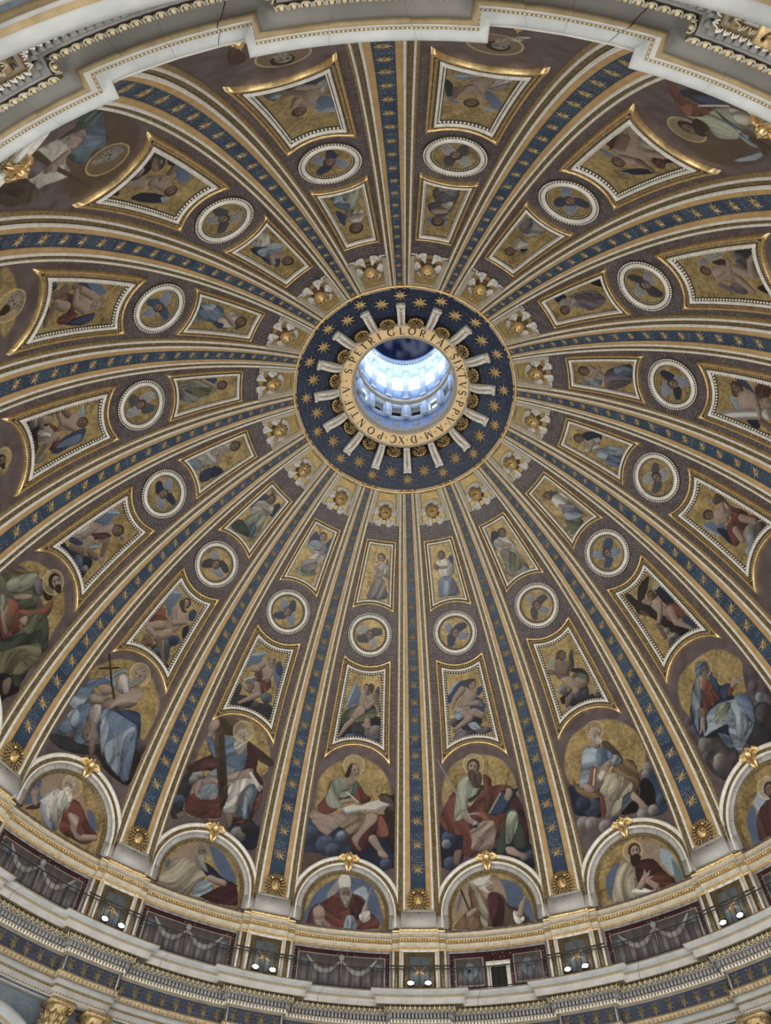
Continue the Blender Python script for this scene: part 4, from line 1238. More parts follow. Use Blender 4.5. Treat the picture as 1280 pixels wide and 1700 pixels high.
('p','d0ccc0',-90,54,-40,61,10,68,-12,33,-34,-1,-69,15),
('h','a58a78',-8,14,29,111,-50,'d0ccc0',None),
('k','d0ccc0',-96,55,-52,69,11,78,-11,46,-38,24,-80,28),
('t','2a221e',-158,10,5,-121,-103,5),
('l','a58a78',-122,-127,18,-91,-106,13),
('p','d0ccc0',109,-129,162,-173,135,-204,108,-188),
('l','a58a78',141,-157,16,160,-101,15),
('t','a58a78',160,-101,6,177,-67,5)],
'A-1.5':[('x','4a5d7e',-8,79,70,80,168,-17,194,-84,105,-72),
('x','93795f',-170,-79,-167,-3,-83,66,-8,79,-14,2),
('x','4a5d7e',-210,-118,-192,-50,-164,-101),
('p','a89c80',-213,-192,-195,-125,-154,-48,-72,-18,-2,-44,14,-112,-39,-201,-134,-210),
('p','8ea2b4',-27,-198,-18,-135,46,-90,71,-143,21,-194),
('p','1b2742',-34,-17,30,-21,102,-60,157,-82,138,-111,49,-101),
('k','2a221e',9,-198,154,-70,194,-84,213,-187,96,-207),
('p','4e2328',32,-191,157,-82,199,-107,201,-190),
('l','a58a78',46,-90,19,121,-92,17),
('p','8a8684',-64,-3,-14,2,27,-59,1,-55,-31,-54),
('h','7d6254',-30,40,34,113,15,'8d887e','8d887e')],
'A-2.5':[('x','4a5d7e',-233,-157,-237,-74,-200,-12,-128,-90,-193,-179),
('x','4a5d7e',89,-24,142,-20,187,-95,154,-112),
('x','93795f',-174,-7,-112,65,-13,69,79,-4,104,-90,-150,-103),
('p','4e2328',-198,-195,-166,-150,-129,-115,-136,-156),
('p','8ea2b4',-145,-113,-101,-36,-39,-48,-23,-137,-8,-199,-88,-198),
('p','d0ccc0',-118,-71,-84,-13,-18,-60,-35,-168,-96,-155),
('p','74382f',-23,-51,42,-13,145,-92,195,-115,156,-183,69,-193,-1,-184,-11,-105),
('p','a08678',11,-93,74,-82,88,-147,148,-163,90,-182),
('k','d0ccc0',-148,-120,-106,-52,-81,-61,-78,-121),
('l','a58a78',-164,-143,16,-188,-110,17),
('t','a58a78',-191,-105,6,-214,-89,3),
('t','a58a78',-186,-102,6,-195,-71,3),
('t','a58a78',-178,-103,6,-178,-72,3),
('l','a58a78',133,-159,17,188,-131,15),
('p','d0ccc0',-74,-19,-10,7,8,-58,-21,-111,-66,-76),
('o','b8a46c',-25,36,57),
('h','a58a78',-46,36,29,107,20,'b9b3a6','d0ccc0')],
'A1.5':[('x','4a5d7e',-170,-58,-70,-4,-127,-144,-177,-181),
('x','8ea2b4',122,-20,184,-34,216,-162,202,-207,141,-132),
('x','93795f',-70,-4,-8,60,82,60,154,10,93,-114,-44,-66),
('x','4d6c78',181,-75,213,-140,211,-211,171,-205),
('p','a89c80',-169,-193,-123,-83,-88,-30,-33,-27,-4,-79,-30,-133,9,-187,-37,-203,-140,-201),
('p','4e2328',7,-41,91,-51,131,-128,171,-205,82,-223,4,-206,-15,-117),
('p','74382f',46,-128,128,-138,162,-201,85,-213),
('p','d0ccc0',-59,-165,-5,-162,47,-200,76,-170,82,-223,-19,-213),
('l','a58a78',-5,-162,18,36,-125,20),
('t','a58a78',27,-121,6,35,-93,4),
('t','a58a78',35,-129,6,58,-106,4),
('t','a58a78',37,-140,6,65,-135,4),
('l','a58a78',71,-188,16,39,-152,14),
('o','b8a46c',4,24,54),
('h','a58a78',14,20,31,82,-15,'4b392b','2e241d'),
('p','2e241d',-13,3,12,-22,38,-10,23,-41,-9,-57,-23,-31)],
'A2.5':[('x','4a5d7e',-177,-76,-109,-31,-114,-111,-149,-213,-192,-211),
('x','8ea2b4',-101,-14,28,25,-83,-189,-107,-74),
('p','5e3234',-115,-90,-20,-62,-80,-230,-152,-221),
('o','b8a46c',-12,-4,54),
('h','7d6254',-3,-20,29,84,0,'4b392b','4b392b')],
}


def colattr(me,C):
    a=me.color_attributes.new('paint','FLOAT_COLOR','POINT'); a.data.foreach_set('color',C.astype(np.float32).ravel())
def picmesh(name,X,S,nu,nv,C,base,h=.03,keep=None,mapf=dm,mt='paint'):
    V=mapf(X.ravel(),S.ravel(),h+0*X.ravel()); F=gridF(nu,nv)
    if keep is not None: F=F[keep.ravel()[F].all(1)]
    me=nmesh(name,V,F,M[mt],True); colattr(me,C); return rebase(me,base)
def quadgrid(q,D,step):
    sm=(q.sb+q.st)/2; nu=int(2*(q.xb-D)/step)+2; nv=int((q.st-q.sb-D)/step)+2
    a=np.linspace(-1,1,nu); b=np.linspace(0,1,nv); A,B=np.meshgrid(a,b,indexing='ij')
    X=A*(q.xb-D)
    for _ in range(8):
        s0=q.bot(X,D); s1=q.top(X,D); S=s0+(s1-s0)*B; X=A*q.side(S,D)
    return X,S,nu,nv
QL=Quad(2.05,18.05,20.7,1.60,34.6,33.3); QS=Quad(1.43,42.3,43.4,1.02,54.2,54.2)
BL=tuple(dm(0,26.5*MD,0)); BS=tuple(dm(0,48.5*MD,0)); BM=tuple(dm(0,38.4*MD,0)); BH=tuple(dm(0,59*MD,0)); BSt=tuple(dm(0,10*MD,0)); BLu=tuple(dm(0,-1*MD,0))
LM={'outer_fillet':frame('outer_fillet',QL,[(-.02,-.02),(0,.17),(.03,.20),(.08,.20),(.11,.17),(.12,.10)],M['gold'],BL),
 'leaf_moulding':frame('leaf_moulding',QL,[(.12,.10),(.20,.14),(.34,.14)],M['shadeback'],BL),
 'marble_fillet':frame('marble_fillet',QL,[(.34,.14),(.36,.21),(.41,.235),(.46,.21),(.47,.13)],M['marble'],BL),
 'egg_moulding':frame('egg_moulding',QL,[(.47,.13),(.60,.06),(.62,.02)],M['shadeback'],BL)}
p,t=along(QL.outline(.23),.135); LM['leaf_row']=studs('leaf_row',p,t,.05,.09,.135,.20,M['bronze'],BL,'leaf')
p,t=along(QL.outline(.535),.17); LM['egg_row']=studs('egg_row',p,t,.058,.05,.085,.16,M['marble'],BL,'egg')
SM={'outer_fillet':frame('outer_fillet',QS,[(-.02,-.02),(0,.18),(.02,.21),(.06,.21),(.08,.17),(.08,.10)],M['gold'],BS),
 'leaf_moulding':frame('leaf_moulding',QS,[(.08,.10),(.13,.12),(.19,.12)],M['shadeback'],BS),
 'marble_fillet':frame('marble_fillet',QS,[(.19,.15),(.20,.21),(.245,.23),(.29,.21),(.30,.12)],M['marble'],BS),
 'bead_moulding':frame('bead_moulding',QS,[(.30,.12),(.37,.06),(.38,.02)],M['shadeback'],BS)}
p,t=along(QS.outline(.34),.105); SM['bead_row']=studs('bead_row',p,t,.034,.030,.09,.15,M['marble'],BS,'egg')
p,t=along(QS.outline(.135),.11); SM['leaf_row']=studs('leaf_row',p,t,.036,.045,.11,.16,M['bronze'],BS,'leaf')
# medallion rings
def ring(name,sec,ma,base,cx=0,cs=38.4*MD,n=56,mapf=dm):
    a=np.linspace(0,2*PI,n,endpoint=False); V=np.stack([mapf(cx+R*np.cos(a),cs+R*np.sin(a),h+0*a) for R,h in sec],1)
    return rebase(nmesh(name,V.reshape(-1,3),gridF(n,len(sec),True),ma,True),base)
MM={'outer_moulding':ring('outer_moulding',[(1.50,-.02),(1.49,.08),(1.44,.12),(1.36,.12)],M['shadeback'],BM),
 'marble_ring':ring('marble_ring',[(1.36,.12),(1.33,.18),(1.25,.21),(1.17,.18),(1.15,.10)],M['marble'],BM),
 'inner_moulding':ring('inner_moulding',[(1.15,.10),(1.03,.04),(1.0,.0)],M['shadeback'],BM)}
a=np.linspace(0,2*PI,64,endpoint=False); ce=lambda R:np.stack([R*np.cos(a),38.4*MD+R*np.sin(a)],1)
p,t=along(ce(1.42),.145); MM['leaf_row']=studs('leaf_row',p,t,.058,.058,.11,.17,M['marble'],BM,'leaf')
p,t=along(ce(1.07),.125); MM['bead_row']=studs('bead_row',p,t,.040,.036,.05,.11,M['cream'],BM,'egg')
# ---------------- pictures and frames per bay
def free(s): return np.radians(11.25)*rof(s/MD)-roff(4,rof(s/MD))-.02
SEGS=[-7.5,-6.5,-5.5,-4.5,-3.5,-2.5,-1.5,-.5,.5,1.5,2.5,3.5,4.5,5.5,6.5,7.5]
XL,SL,nuL,nvL=quadgrid(QL,.56,.036); XS,SS,nuS,nvS=quadgrid(QS,.35,.036)
_r=np.linspace(0,1.06,34); _a=np.linspace(0,2*PI,72); AA,RR=np.meshgrid(_a,_r,indexing='ij'); XM=RR*np.cos(AA); SMg=38.4*MD+RR*np.sin(AA)
def seraph(seed,wc,dark):
    """medallion cherub: face between four or six wings; shapes in cm about the medallion centre"""
    rs=random.Random(seed); c=38.4*MD*100; out=[]; rot=rs.uniform(-20,20); nw=4
    for i in range(nw):
        a=rad(rot+45+90*i+rs.uniform(-12,12)); L=rs.uniform(86,100); wd=rs.uniform(30,38); bend=rs.choice((-1,1))*rs.uniform(10,22)
        dx,dy=math.cos(a),math.sin(a); nx,ny=-dy,dx
        P=[(8,-wd*.4),(L*.45,-wd*.95),(L*.85,-wd*.75+bend),(L,bend),(L*.9,wd*.6+bend),(L*.45,wd*.9),(8,wd*.4)]
        pts=[]
        for u,v_ in P: pts+=[u*dx+v_*nx,c+u*dy+v_*ny]
        out.append(('w',wc if i%2 else dark,*pts))
    out.append(('h','8f7364',0,c,27,90+rs.uniform(-15,15),rs.uniform(-40,40),'4d3b2c',None))
    return out
SER=[('7f8fa8','2d3f60'),('8d9098','474d5a'),('7d93b4','3a547e'),('a0a2a6','55565c'),('8595ab','23334f'),('8f959e','3b4046'),('7c8fa8','33475f'),('a3a19c','514e4e')]
def segpart(root,d):
    for nm,me in d.items():
        o=ob(nm,me,root)
        if nm.endswith('_row'): o['kind']='stuff'
POS={.5:'first right of bottom centre',-.5:'first left of bottom centre',1.5:'second right of bottom centre',-1.5:'second left of bottom centre',2.5:'third right of bottom centre',-2.5:'third left of bottom centre',3.5:'lower right edge',-3.5:'lower left edge',4.5:'right edge at middle',-4.5:'left edge at middle',5.5:'right edge above middle',-5.5:'left edge above middle',6.5:'upper right',-6.5:'upper left',7.5:'top, right of centre',-7.5:'top, left of centre'}
PICL={('L',-.5):'framed mosaic of bare angel in green drape, blue-white wing at his shoulder',('L',.5):'framed mosaic of angel in navy drape with white loincloth, sitting on violet clouds',
('L',-1.5):'framed mosaic of angel in red tunic with two blue wings, legs crossed',('L',1.5):'framed mosaic of brown-skinned angel with green cloth over one knee on dark clouds',
('L',-2.5):'framed mosaic of bare angel with light blue wing and small orange cloth',('L',2.5):'framed mosaic of angel carrying a big dark wooden cross',
('L',-3.5):'framed mosaic of stooping angel in striped white cloth, lower left',('L',3.5):'framed mosaic of angel in rose drape raising a thorn crown, grey clouds',
('L',-4.5):'framed mosaic of angel over dark clouds, at left edge just below middle',('L',4.5):'framed mosaic of angel holding a grey stone column, at right edge',
('L',-5.5):'framed mosaic of crouching angel with dark red cloth, left edge above middle',('L',5.5):'framed mosaic of grey-brown angel with violet veil, right edge above middle',
('L',-6.5):'large framed angel mosaic at upper left with dark foliage and navy wings',('L',6.5):'large framed angel mosaic at upper right with pale green cloud',
('L',-7.5):'large framed angel mosaic at top left of centre, fan-shaped blue wing at right',('L',7.5):'large framed angel mosaic at top right of centre, angel with striped white sash',
('S',-.5):'narrow framed mosaic of angel in grey robe, arms crossed, left of bottom rib',('S',.5):'narrow framed mosaic of angel in white shirt and blue skirt praying',
('S',-1.5):'narrow framed mosaic of angel in white and pale green, lower left of oculus',('S',1.5):'narrow framed mosaic of kneeling angel in white sleeves and grey-olive skirt',
('S',-2.5):'narrow framed mosaic of angel with navy wings and pale green skirt',('S',2.5):'narrow framed mosaic of walking angel in light blue tunic and green skirt',
('S',-3.5):'narrow framed mosaic of seated angel in flowing white robe, left of oculus',('S',3.5):'narrow framed mosaic of angel in white top and billowing blue skirt, right',
('S',-4.5):'narrow framed mosaic of angel in pale green gown lying sideways, left',('S',4.5):'narrow framed mosaic of violet-gowned angel with yellow scarf, right of oculus',
('S',-5.5):'narrow framed mosaic of angel with bright blue cloak, upper left of oculus',('S',5.5):'narrow framed mosaic of angel in dull grey-violet robe, upper right of oculus',
('S',-6.5):'narrow framed mosaic of bending angel in white and blue, upper left',('S',6.5):'narrow framed mosaic of grey-robed angel upside down, upper right',
('S',-7.5):'narrow framed mosaic of upside-down angel in teal, above oculus left of rib',('S',7.5):'narrow framed mosaic of upside-down angel in dull violet, above oculus right of rib',
('T',-.5):'mosaic of young haloed man writing in a big open book beside an eagle',('T',.5):'mosaic of brown-bearded haloed man in red cloak with long sword and blue book',
('T',-1.5):'mosaic of white-bearded haloed man in blue and red holding a large wooden cross',('T',1.5):'mosaic of seated man in blue shirt and cream robe with book, golden glory',
('T',-2.5):'mosaic of haloed grey-bearded man in light blue cloak holding thin cross staff',('T',2.5):'mosaic of woman in blue veil and red dress raising one hand',
('T',-3.5):'mosaic of dark-haired haloed man in green robes, cut by left edge',('T',-6.5):'mosaic of haloed figure in teal and white with staff, top left under cornice',
('T',6.5):'mosaic of haloed figure in pale green with curved knife, top right under cornice',('T',-7.5):'mosaic field with haloed grey head almost hidden by top cornice, left of centre',
('T',7.5):'mosaic field with haloed head almost hidden by top cornice, right of centre',('T',-4.5):'mosaic field with dark haloed head at left edge, just below middle',('T',-5.5):'mosaic field with grey-haired haloed head at left edge, above middle',
('A',-.5):'lunette of bearded bishop with tall white mitre in red cloak',('A',.5):'lunette of mitred figure in brown cope leaning left, hand raised',
('A',-1.5):'lunette of white-bearded old man in cream cloak leaning over a book',('A',-2.5):'lunette of white-bearded man in red cloak raising one open hand',
('A',1.5):'lunette of dark-bearded man in cream and dark red, hands crossed on chest',('A',2.5):'lunette cut by right edge, haloed figure in maroon on blue'}
LLAB=PICL
for k in SEGS:
    t=thing('angel_panel',BL,k,LLAB.get(('L',k),'large framed mosaic of a seated winged angel, %s'%POS[k]),'mosaic panel','large framed angel mosaics'); segpart(t,LM)
    C=paint(XL,SL,PICS.get('L%g'%k,[]),'gold',k*3); ob('mosaic_picture',picmesh('mosaic_picture',XL,SL,nuL,nvL,C,BL,.04,mt='paint_glint' if abs(k)>3 else 'paint'),t)  # nearer bays get painted pale glints, far bays dark dots
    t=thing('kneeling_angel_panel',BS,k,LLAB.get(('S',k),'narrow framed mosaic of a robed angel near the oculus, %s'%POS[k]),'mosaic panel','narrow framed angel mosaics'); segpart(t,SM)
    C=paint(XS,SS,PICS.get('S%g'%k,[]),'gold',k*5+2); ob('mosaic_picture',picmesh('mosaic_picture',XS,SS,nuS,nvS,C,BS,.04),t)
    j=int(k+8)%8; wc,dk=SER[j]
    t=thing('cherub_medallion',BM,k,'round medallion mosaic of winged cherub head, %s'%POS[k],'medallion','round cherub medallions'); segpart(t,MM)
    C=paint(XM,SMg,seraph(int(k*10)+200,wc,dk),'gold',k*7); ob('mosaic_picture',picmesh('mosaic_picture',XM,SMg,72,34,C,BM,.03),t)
# ---------------- saints: mosaic ground of the lower bay
s0,s1=-4.8*MD,21.2*MD; nvT=int((s1-s0)/.040); nuT=150
sv=np.linspace(s0,s1,nvT); uv=np.linspace(-1,1,nuT); U_,Sg=np.meshgrid(uv,sv,indexing='ij'); Xg=U_*(free(Sg)+.15)
AS=-3.15*MD  # arch centre
keep=~((np.hypot(Xg,np.maximum(Sg-AS,0))<2.75)&(Sg>s0-1)) & (np.hypot(Xg,Sg-AS)>2.75)
keep=keep&((Sg>AS)|(np.abs(Xg)>2.75))
for k in SEGS:
    key='T%g'%k
    C=paint(Xg,Sg,PICS.get(key,[('g','ffffff',*sum([(int(190*math.cos(a_)),int(450+215*math.sin(a_))) for a_ in np.arange(12)*PI/6],()))]),'purple',k*11)
    me=picmesh('mosaic_picture',Xg,Sg,nuT,nvT,C,BSt,.02,keep,mt='paint_glint')
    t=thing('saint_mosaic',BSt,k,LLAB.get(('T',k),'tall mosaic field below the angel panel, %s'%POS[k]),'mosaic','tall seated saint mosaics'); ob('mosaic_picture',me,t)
# ---------------- lunettes
def archpath(R,n=40,smin=-4.9*MD,lim=2.80):
    P=[(-R,smin),(-R,(smin+AS)/2)]+[(-R*math.cos(a_),AS+R*math.sin(a_)) for a_ in np.linspace(0,PI,n)]+[(R,(smin+AS)/2),(R,smin)]
    P=np.array(P); P[:,0]=np.clip(P[:,0],-lim,lim); return P
def arch(name,sec,ma,smooth=True,lim=2.80):
    V=np.stack([dm(archpath(R,lim=lim)[:,0],archpath(R,lim=lim)[:,1],h) for R,h in sec],1); n=V.shape[0]
    return rebase(nmesh(name,V.reshape(-1,3),gridF(n,len(sec)),ma,smooth),BLu)
AM={'outer_moulding':arch('outer_moulding',[(3.12,0),(3.10,.20),(3.05,.27),(2.98,.30),(2.91,.27),(2.88,.20)],M['marble']),
 'mosaic_band':arch('mosaic_band',[(2.88,.20),(2.70,.20)],M['brown']),
 'inner_moulding':arch('inner_moulding',[(2.70,.20),(2.68,.26),(2.63,.26),(2.60,.20),(2.60,.12)],M['marble']),
 'reveal':arch('reveal',[(2.60,.12),(2.30,.12),(2.28,.10),(2.27,-.02)],M['stonegrey'],False),
 'inner_fillet':arch('inner_fillet',[(2.32,.12),(2.30,.17),(2.25,.17),(2.24,.10),(2.16,.04),(2.14,.0)],M['brown'])}
def vous(i,n=11):
    a0=PI*i/n+.006; a1=PI*(i+1)/n-.006; A=np.linspace(a0,a1,4); V=[]
    for R,h in ((2.59,.10),(2.59,.15),(2.34,.15),(2.34,.10)): V.append(dm(-R*np.cos(A),AS+R*np.sin(A),h+0*A))
    return rebase(nmesh('voussoir',np.stack(V,1).reshape(-1,3),gridF(4,4),M['stone']),BLu)
VS=[vous(i) for i in range(11)]
nuA,nvA=int(4.4/.033),int(2.85/.033)
ua=np.linspace(-2.2,2.2,nuA); va=np.linspace(-4.95*MD,AS+2.2,nvA); XA,SA=np.meshgrid(ua,va,indexing='ij')
keepA=(np.hypot(XA,np.maximum(SA-AS,0))<2.24)
for k in SEGS:
    t=thing('lunette',BLu,k,LLAB.get(('A',k),'round-headed lunette at the dome foot, %s'%POS[k]),'lunette','lunettes round the dome foot'); segpart(t,AM)
    for v_ in VS: ob('voussoir',v_,t)
    C=paint(XA,SA,PICS.get('A%g'%k,[('x','5a6a80',-230,-220,230,-220,230,100,-230,100)]),'gold',k*13)
    ob('mosaic_picture',picmesh('mosaic_picture',XA,SA,nuA,nvA,C,BLu,-.06 if False else .005,keepA),t)
# ---------------- sculpture: frame maps local (x right, y up toward ring, z out of surface)
def surf(s,h=0):
    """local orthonormal frame on the dome meridian at s: returns function mapping (x,y,z)"""
    ph=s/MD*PI/180; n=np.array([0,math.cos(ph),-math.sin(ph)]); up=np.array([0,math.sin(ph),math.cos(ph)]); rt=np.array([-1.,0,0])
    o=dm(0,s,h)
    up=np.array([0,math.sin(ph),math.cos(ph)])
    return lambda V:o+np.outer(V[:,0],rt)+np.outer(V[:,1],up)+np.outer(V[:,2],n)
def fin(b,name,ma,f,base,smooth=True):
    me=b.mesh(name,ma,smooth); n=len(me.vertices); c=np.empty(n*3,dtype=np.float32); me.vertices.foreach_get('co',c)
    c=f(c.reshape(-1,3).astype(float))-np.asarray(base); me.vertices.foreach_set('co',c.astype(np.float32).ravel()); me.update(); return me
def facemesh(b,r,oz):
    nu,nv=26,18; u=np.linspace(0,2*PI,nu,endpoint=False); v=np.linspace(-PI/2,PI/2,nv); U,V=np.meshgrid(u,v,indexing='ij')
    # pole axis = z (out of the wall); x right, y up
    X=np.cos(U)*np.cos(V); Y=np.sin(U)*np.cos(V)*1.18; Z=np.sin(V)
    def bump(cx,cy_,sx,sy,h): return h*np.exp(-((X-cx)/sx)**2-((Y-cy_)/sy)**2)*(Z>0)
    D=bump(0,-.05,.14,.28,.34)+bump(.45,-.28,.26,.24,.16)+bump(-.45,-.28,.26,.24,.16)-bump(.34,.16,.17,.11,.26)-bump(-.34,.16,.17,.11,.26)+bump(.34,.16,.07,.05,.12)+bump(-.34,.16,.07,.05,.12)
    D+=bump(0,.42,.6,.16,.10)-bump(0,-.47,.22,.045,.14)+bump(0,-.42,.16,.05,.07)+bump(0,-.58,.15,.06,.09)+bump(0,-.85,.25,.16,.14)
    P=np.stack([X,Y,Z*.85+D*1.35+oz/r],-1).reshape(-1,3)*r; b.add(P,gridF(nu,nv,True))
def wing(b,x0,y0,ang,L,n,spread,wd,z0=.05,rise=.16):
    """fan of feathers: long primaries and a shorter covert row"""
    for row,(ll,zz,ww) in enumerate(((1.0,0,1.0),(.62,.05,.9),(.36,.09,.8))):
        for i in range(n):
            t=i/(n-1)-.5; a=rad(ang+spread*t*(1-.12*row)); l=L*ll*(1-.30*abs(t)**1.5)
            dx,dy=math.cos(a),math.sin(a)
            c=(x0+dx*l*.55,y0+dy*l*.55,z0+zz+rise*(.3+.2*math.cos(t*3)))
            R=np.array([[dx,-dy,0],[dy,dx,0],[0,0,1.]]); ell(b,c,l*.5,wd*ww,.035,8,4,R)
SH=59.0*MD-.02; fH=surf(SH,.03)
b=MB(); facemesh(b,.36,.42); HEAD=fin(b,'head',M['goldface'],fH,BH)
b=MB(); rs=random.Random(3)
for i in range(46):
    a_=rs.uniform(0,2*PI); q=rs.uniform(.78,1.05); yy=math.sin(a_)*q*.40+.10
    if yy<-.16: continue
    xx=math.cos(a_)*q*.37; ell(b,(xx,yy,.30+.22*rs.random()*(1.1-q)+.06),.085,.085,.085,7,5)
for i in range(14): ell(b,(rs.uniform(-.22,.22),rs.uniform(.28,.42),.50+rs.uniform(-.05,.08)),.075,.075,.075,7,5)
HAIR=fin(b,'curly_hair',M['bronze'],fH,BH)
EYES=[]
for x_,y_,rx_,ry_ in ((.12,.05,.055,.035),(-.12,.05,.055,.035),(0,-.20,.075,.022)):
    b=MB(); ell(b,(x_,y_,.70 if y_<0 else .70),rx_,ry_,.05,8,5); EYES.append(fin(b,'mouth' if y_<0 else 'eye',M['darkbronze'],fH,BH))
WG=[]
for x0,y0,an,L,n,sp,wd in ((.10,.25,70,.66,10,72,.042),(-.10,.25,110,.66,10,72,.042),(.32,.0,12,.56,12,98,.042),(-.32,.0,168,.56,12,98,.042),(.16,-.30,-62,.80,9,44,.045),(-.16,-.30,-118,.80,9,44,.045)):
    b=MB(); wing(b,x0,y0,an,L,n,sp,wd); WG.append(fin(b,'wing',M['feather'],fH,BH))
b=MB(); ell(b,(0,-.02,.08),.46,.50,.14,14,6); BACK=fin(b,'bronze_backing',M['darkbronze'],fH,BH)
# plaque field with eared foot, and moulded frame on three sides
def fieldmesh():
    sv=np.linspace(57.0*MD,62.2*MD,10); V=[];
    for s in sv: V.append([dm(x*(free(s)+.1),s,.05) for x in np.linspace(-1,1,7)])
    return rebase(nmesh('gold_mosaic_field',np.array(V).reshape(-1,3),gridF(10,7),M['goldmos'],True),BH)
FLD=fieldmesh()
def uframe(name,sec,ma):
    sv=list(np.linspace(56.9*MD,62.9*MD,12)); L=[]
    for d,h in sec:
        P=[(-(free(s)-d),s) for s in sv[:-1]]; top=62.9*MD-d
        xt=free(62.9*MD)-d
        P=[(x,s) for x,s in P if s<top]; P=P+[(P[-1][0],P[-1][1])]*(11-len(P)); P+=[(x,top) for x in np.linspace(-xt,xt,7)]+[(-x,s) for x,s in P[::-1]]
        P=np.array(P); L.append(dm(P[:,0],P[:,1],h))
    V=np.stack(L,1); return rebase(nmesh(name,V.reshape(-1,3),gridF(V.shape[0],len(sec)),ma,True),BH)
UF=[uframe('outer_moulding',[(-.05,.26),(.0,.30),(.05,.30),(.07,.22)],M['cream']),uframe('inner_moulding',[(.07,.22),(.12,.22),(.14,.27),(.18,.27),(.20,.18),(.26,.05)],M['cream'])]
def ears(sx):
    b=MB()
    for sx in (sx,):
        e=float(free(57*MD)); 
        for (xa,xb,sa,sb) in ((e-.30,e-.02,57.0*MD-.05,57.0*MD+.03),(e-.36,e-.28,57.0*MD-.05,57.0*MD+.22),(e-.60,e-.30,57.0*MD+.16,57.0*MD+.24)):
            x0,x1=sorted((sx*xa,sx*xb)); box(b,x0,x1,sa,sb,.02,.13,dm)
    return rebase(b.mesh('stepped_sill',M['feather']),BH)
EAR=[ears(1),ears(-1)]
for k in SEGS:
    t=thing('winged_cherub_head',BH,k,'gilded cherub head with white wings near the oculus, %s'%POS[k],'cherub sculpture','gilded cherub heads round the oculus')
    for nm,me in (('gold_mosaic_field',FLD),('outer_moulding',UF[0]),('inner_moulding',UF[1]),('stepped_sill',EAR[0]),('stepped_sill',EAR[1]),('bronze_backing',BACK),('head',HEAD),('curly_hair',HAIR)): ob(nm,me,t)
    for me in WG: ob('wing',me,t)
    for me in EYES: ob(me.name.split('.')[0],me,t)
# keystone cherubs on the lunettes
SK=AS+2.93; fK=surf(SK,.08); BK=tuple(dm(0,SK,0)); KM=[]
b=MB(); facemesh(b,.19,.34); KM.append(('head',fin(b,'head',M['gold'],fK,BK)))
b=MB()
for i in range(22):
    a_=rs.uniform(-.3,PI+.3); ell(b,(math.cos(a_)*.19,math.sin(a_)*.21+.03,.30+rs.uniform(-.05,.1)),.06,.06,.06,7,5)
KM.append(('curly_hair',fin(b,'curly_hair',M['gold'],fK,BK)))
for sx in (1,-1):
    b=MB(); tube(b,[(sx*.08,-.05,.22),(sx*.22,.12,.26),(sx*.38,.14,.26),(sx*.50,.03,.22),(sx*.52,-.10,.18)],[.05,.09,.11,.09,.03],8)
    for i in range(5): tube(b,[(sx*(.24+.07*i),.10,.28),(sx*(.28+.075*i),-.05,.26),(sx*(.29+.07*i),-.20+.02*i,.20)],[.03,.035,.012],6)
    KM.append(('wing',fin(b,'wing',M['gold'],fK,BK)))
    b=MB(); tube(b,[(sx*.20,-.16,.24),(sx*.17,-.35,.28),(sx*.10,-.58,.24),(sx*.05,-.72,.16)],[.05,.085,.07,.02],8); tube(b,[(sx*.08,-.18,.26),(sx*.06,-.4,.30),(sx*.04,-.70,.2)],[.04,.05,.02],8)
    KM.append(('folded_wing',fin(b,'folded_wing',M['gold'],fK,BK)))
b=MB(); box(b,-.16,.16,-.62,.05,-.2,.24); KM.append(('core',fin(b,'core',M['bronze'],fK,BK,False)))
for k in SEGS:
    t=thing('keystone_cherub',BK,k,'small gilded winged head crowning the lunette arch, %s'%POS[k],'cherub sculpture','gilded keystone cherubs')
    for nm,me in KM: ob(nm,me,t)
# lions at the rib feet
SLn=-1.35*MD; fL=surf(SLn,.20); BLn=tuple(dm(0,SLn,0)); NM=[]
b=MB(); nu,nv=28,18; u=np.linspace(0,2*PI,nu,endpoint=False); v=np.linspace(-PI/2,PI/2,nv); U,V=np.meshgrid(u,v,indexing='ij')
X=np.cos(U)*np.cos(V); Y=np.sin(U)*np.cos(V)*1.15; Z=np.sin(V)
bp=lambda cx,c_,sx,sy,h:h*np.exp(-((X-cx)/sx)**2-((Y-c_)/sy)**2)*(Z>0)
D=bp(0,-.35,.34,.30,.55)+bp(0,.05,.15,.35,.30)-bp(.36,.22,.15,.10,.35)-bp(-.36,.22,.15,.10,.35)+bp(.36,.42,.22,.10,.25)+bp(-.36,.42,.22,.10,.25)-bp(0,-.62,.30,.07,.35)+bp(0,-.85,.22,.12,.25)-bp(0,-.36,.03,.25,.12)
b.add(np.stack([X,Y,Z*.7+D*1.3+.3],-1).reshape(-1,3)*.30,gridF(nu,nv,True)); NM.append(('face',fin(b,'face',M['goldface'],fL,BLn)))
b=MB()
for ringi,(q,n_,sz,zz) in enumerate(((.36,16,.075,.22),(.46,20,.08,.14),(.55,22,.08,.07))):
    for i in range(n_):
        a_=2*PI*i/n_+.15*ringi+PI/2
        x_,y_=q*math.cos(a_),q*math.sin(a_)*1.22+.02
        if abs(x_)<.10 and y_<0: continue
        tube(b,[(x_*.8,y_*.8,zz),(x_,y_,zz+.04),(x_*1.12,y_*1.10-.02,zz-.02),(x_*1.10+.05*math.sin(a_),y_*1.02,zz-.03)],[.03,sz*.6,.045,.015],6)
NM.append(('mane',fin(b,'mane',M['bronze'],fL,BLn)))
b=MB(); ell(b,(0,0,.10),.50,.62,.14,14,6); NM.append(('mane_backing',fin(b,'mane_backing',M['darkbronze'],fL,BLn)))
for sx in (-1,1):
    b=MB(); ell(b,(sx*.115,.075,.36),.05,.035,.05,8,5); NM.append(('eye',fin(b,'eye',M['darkbronze'],fL,BLn)))
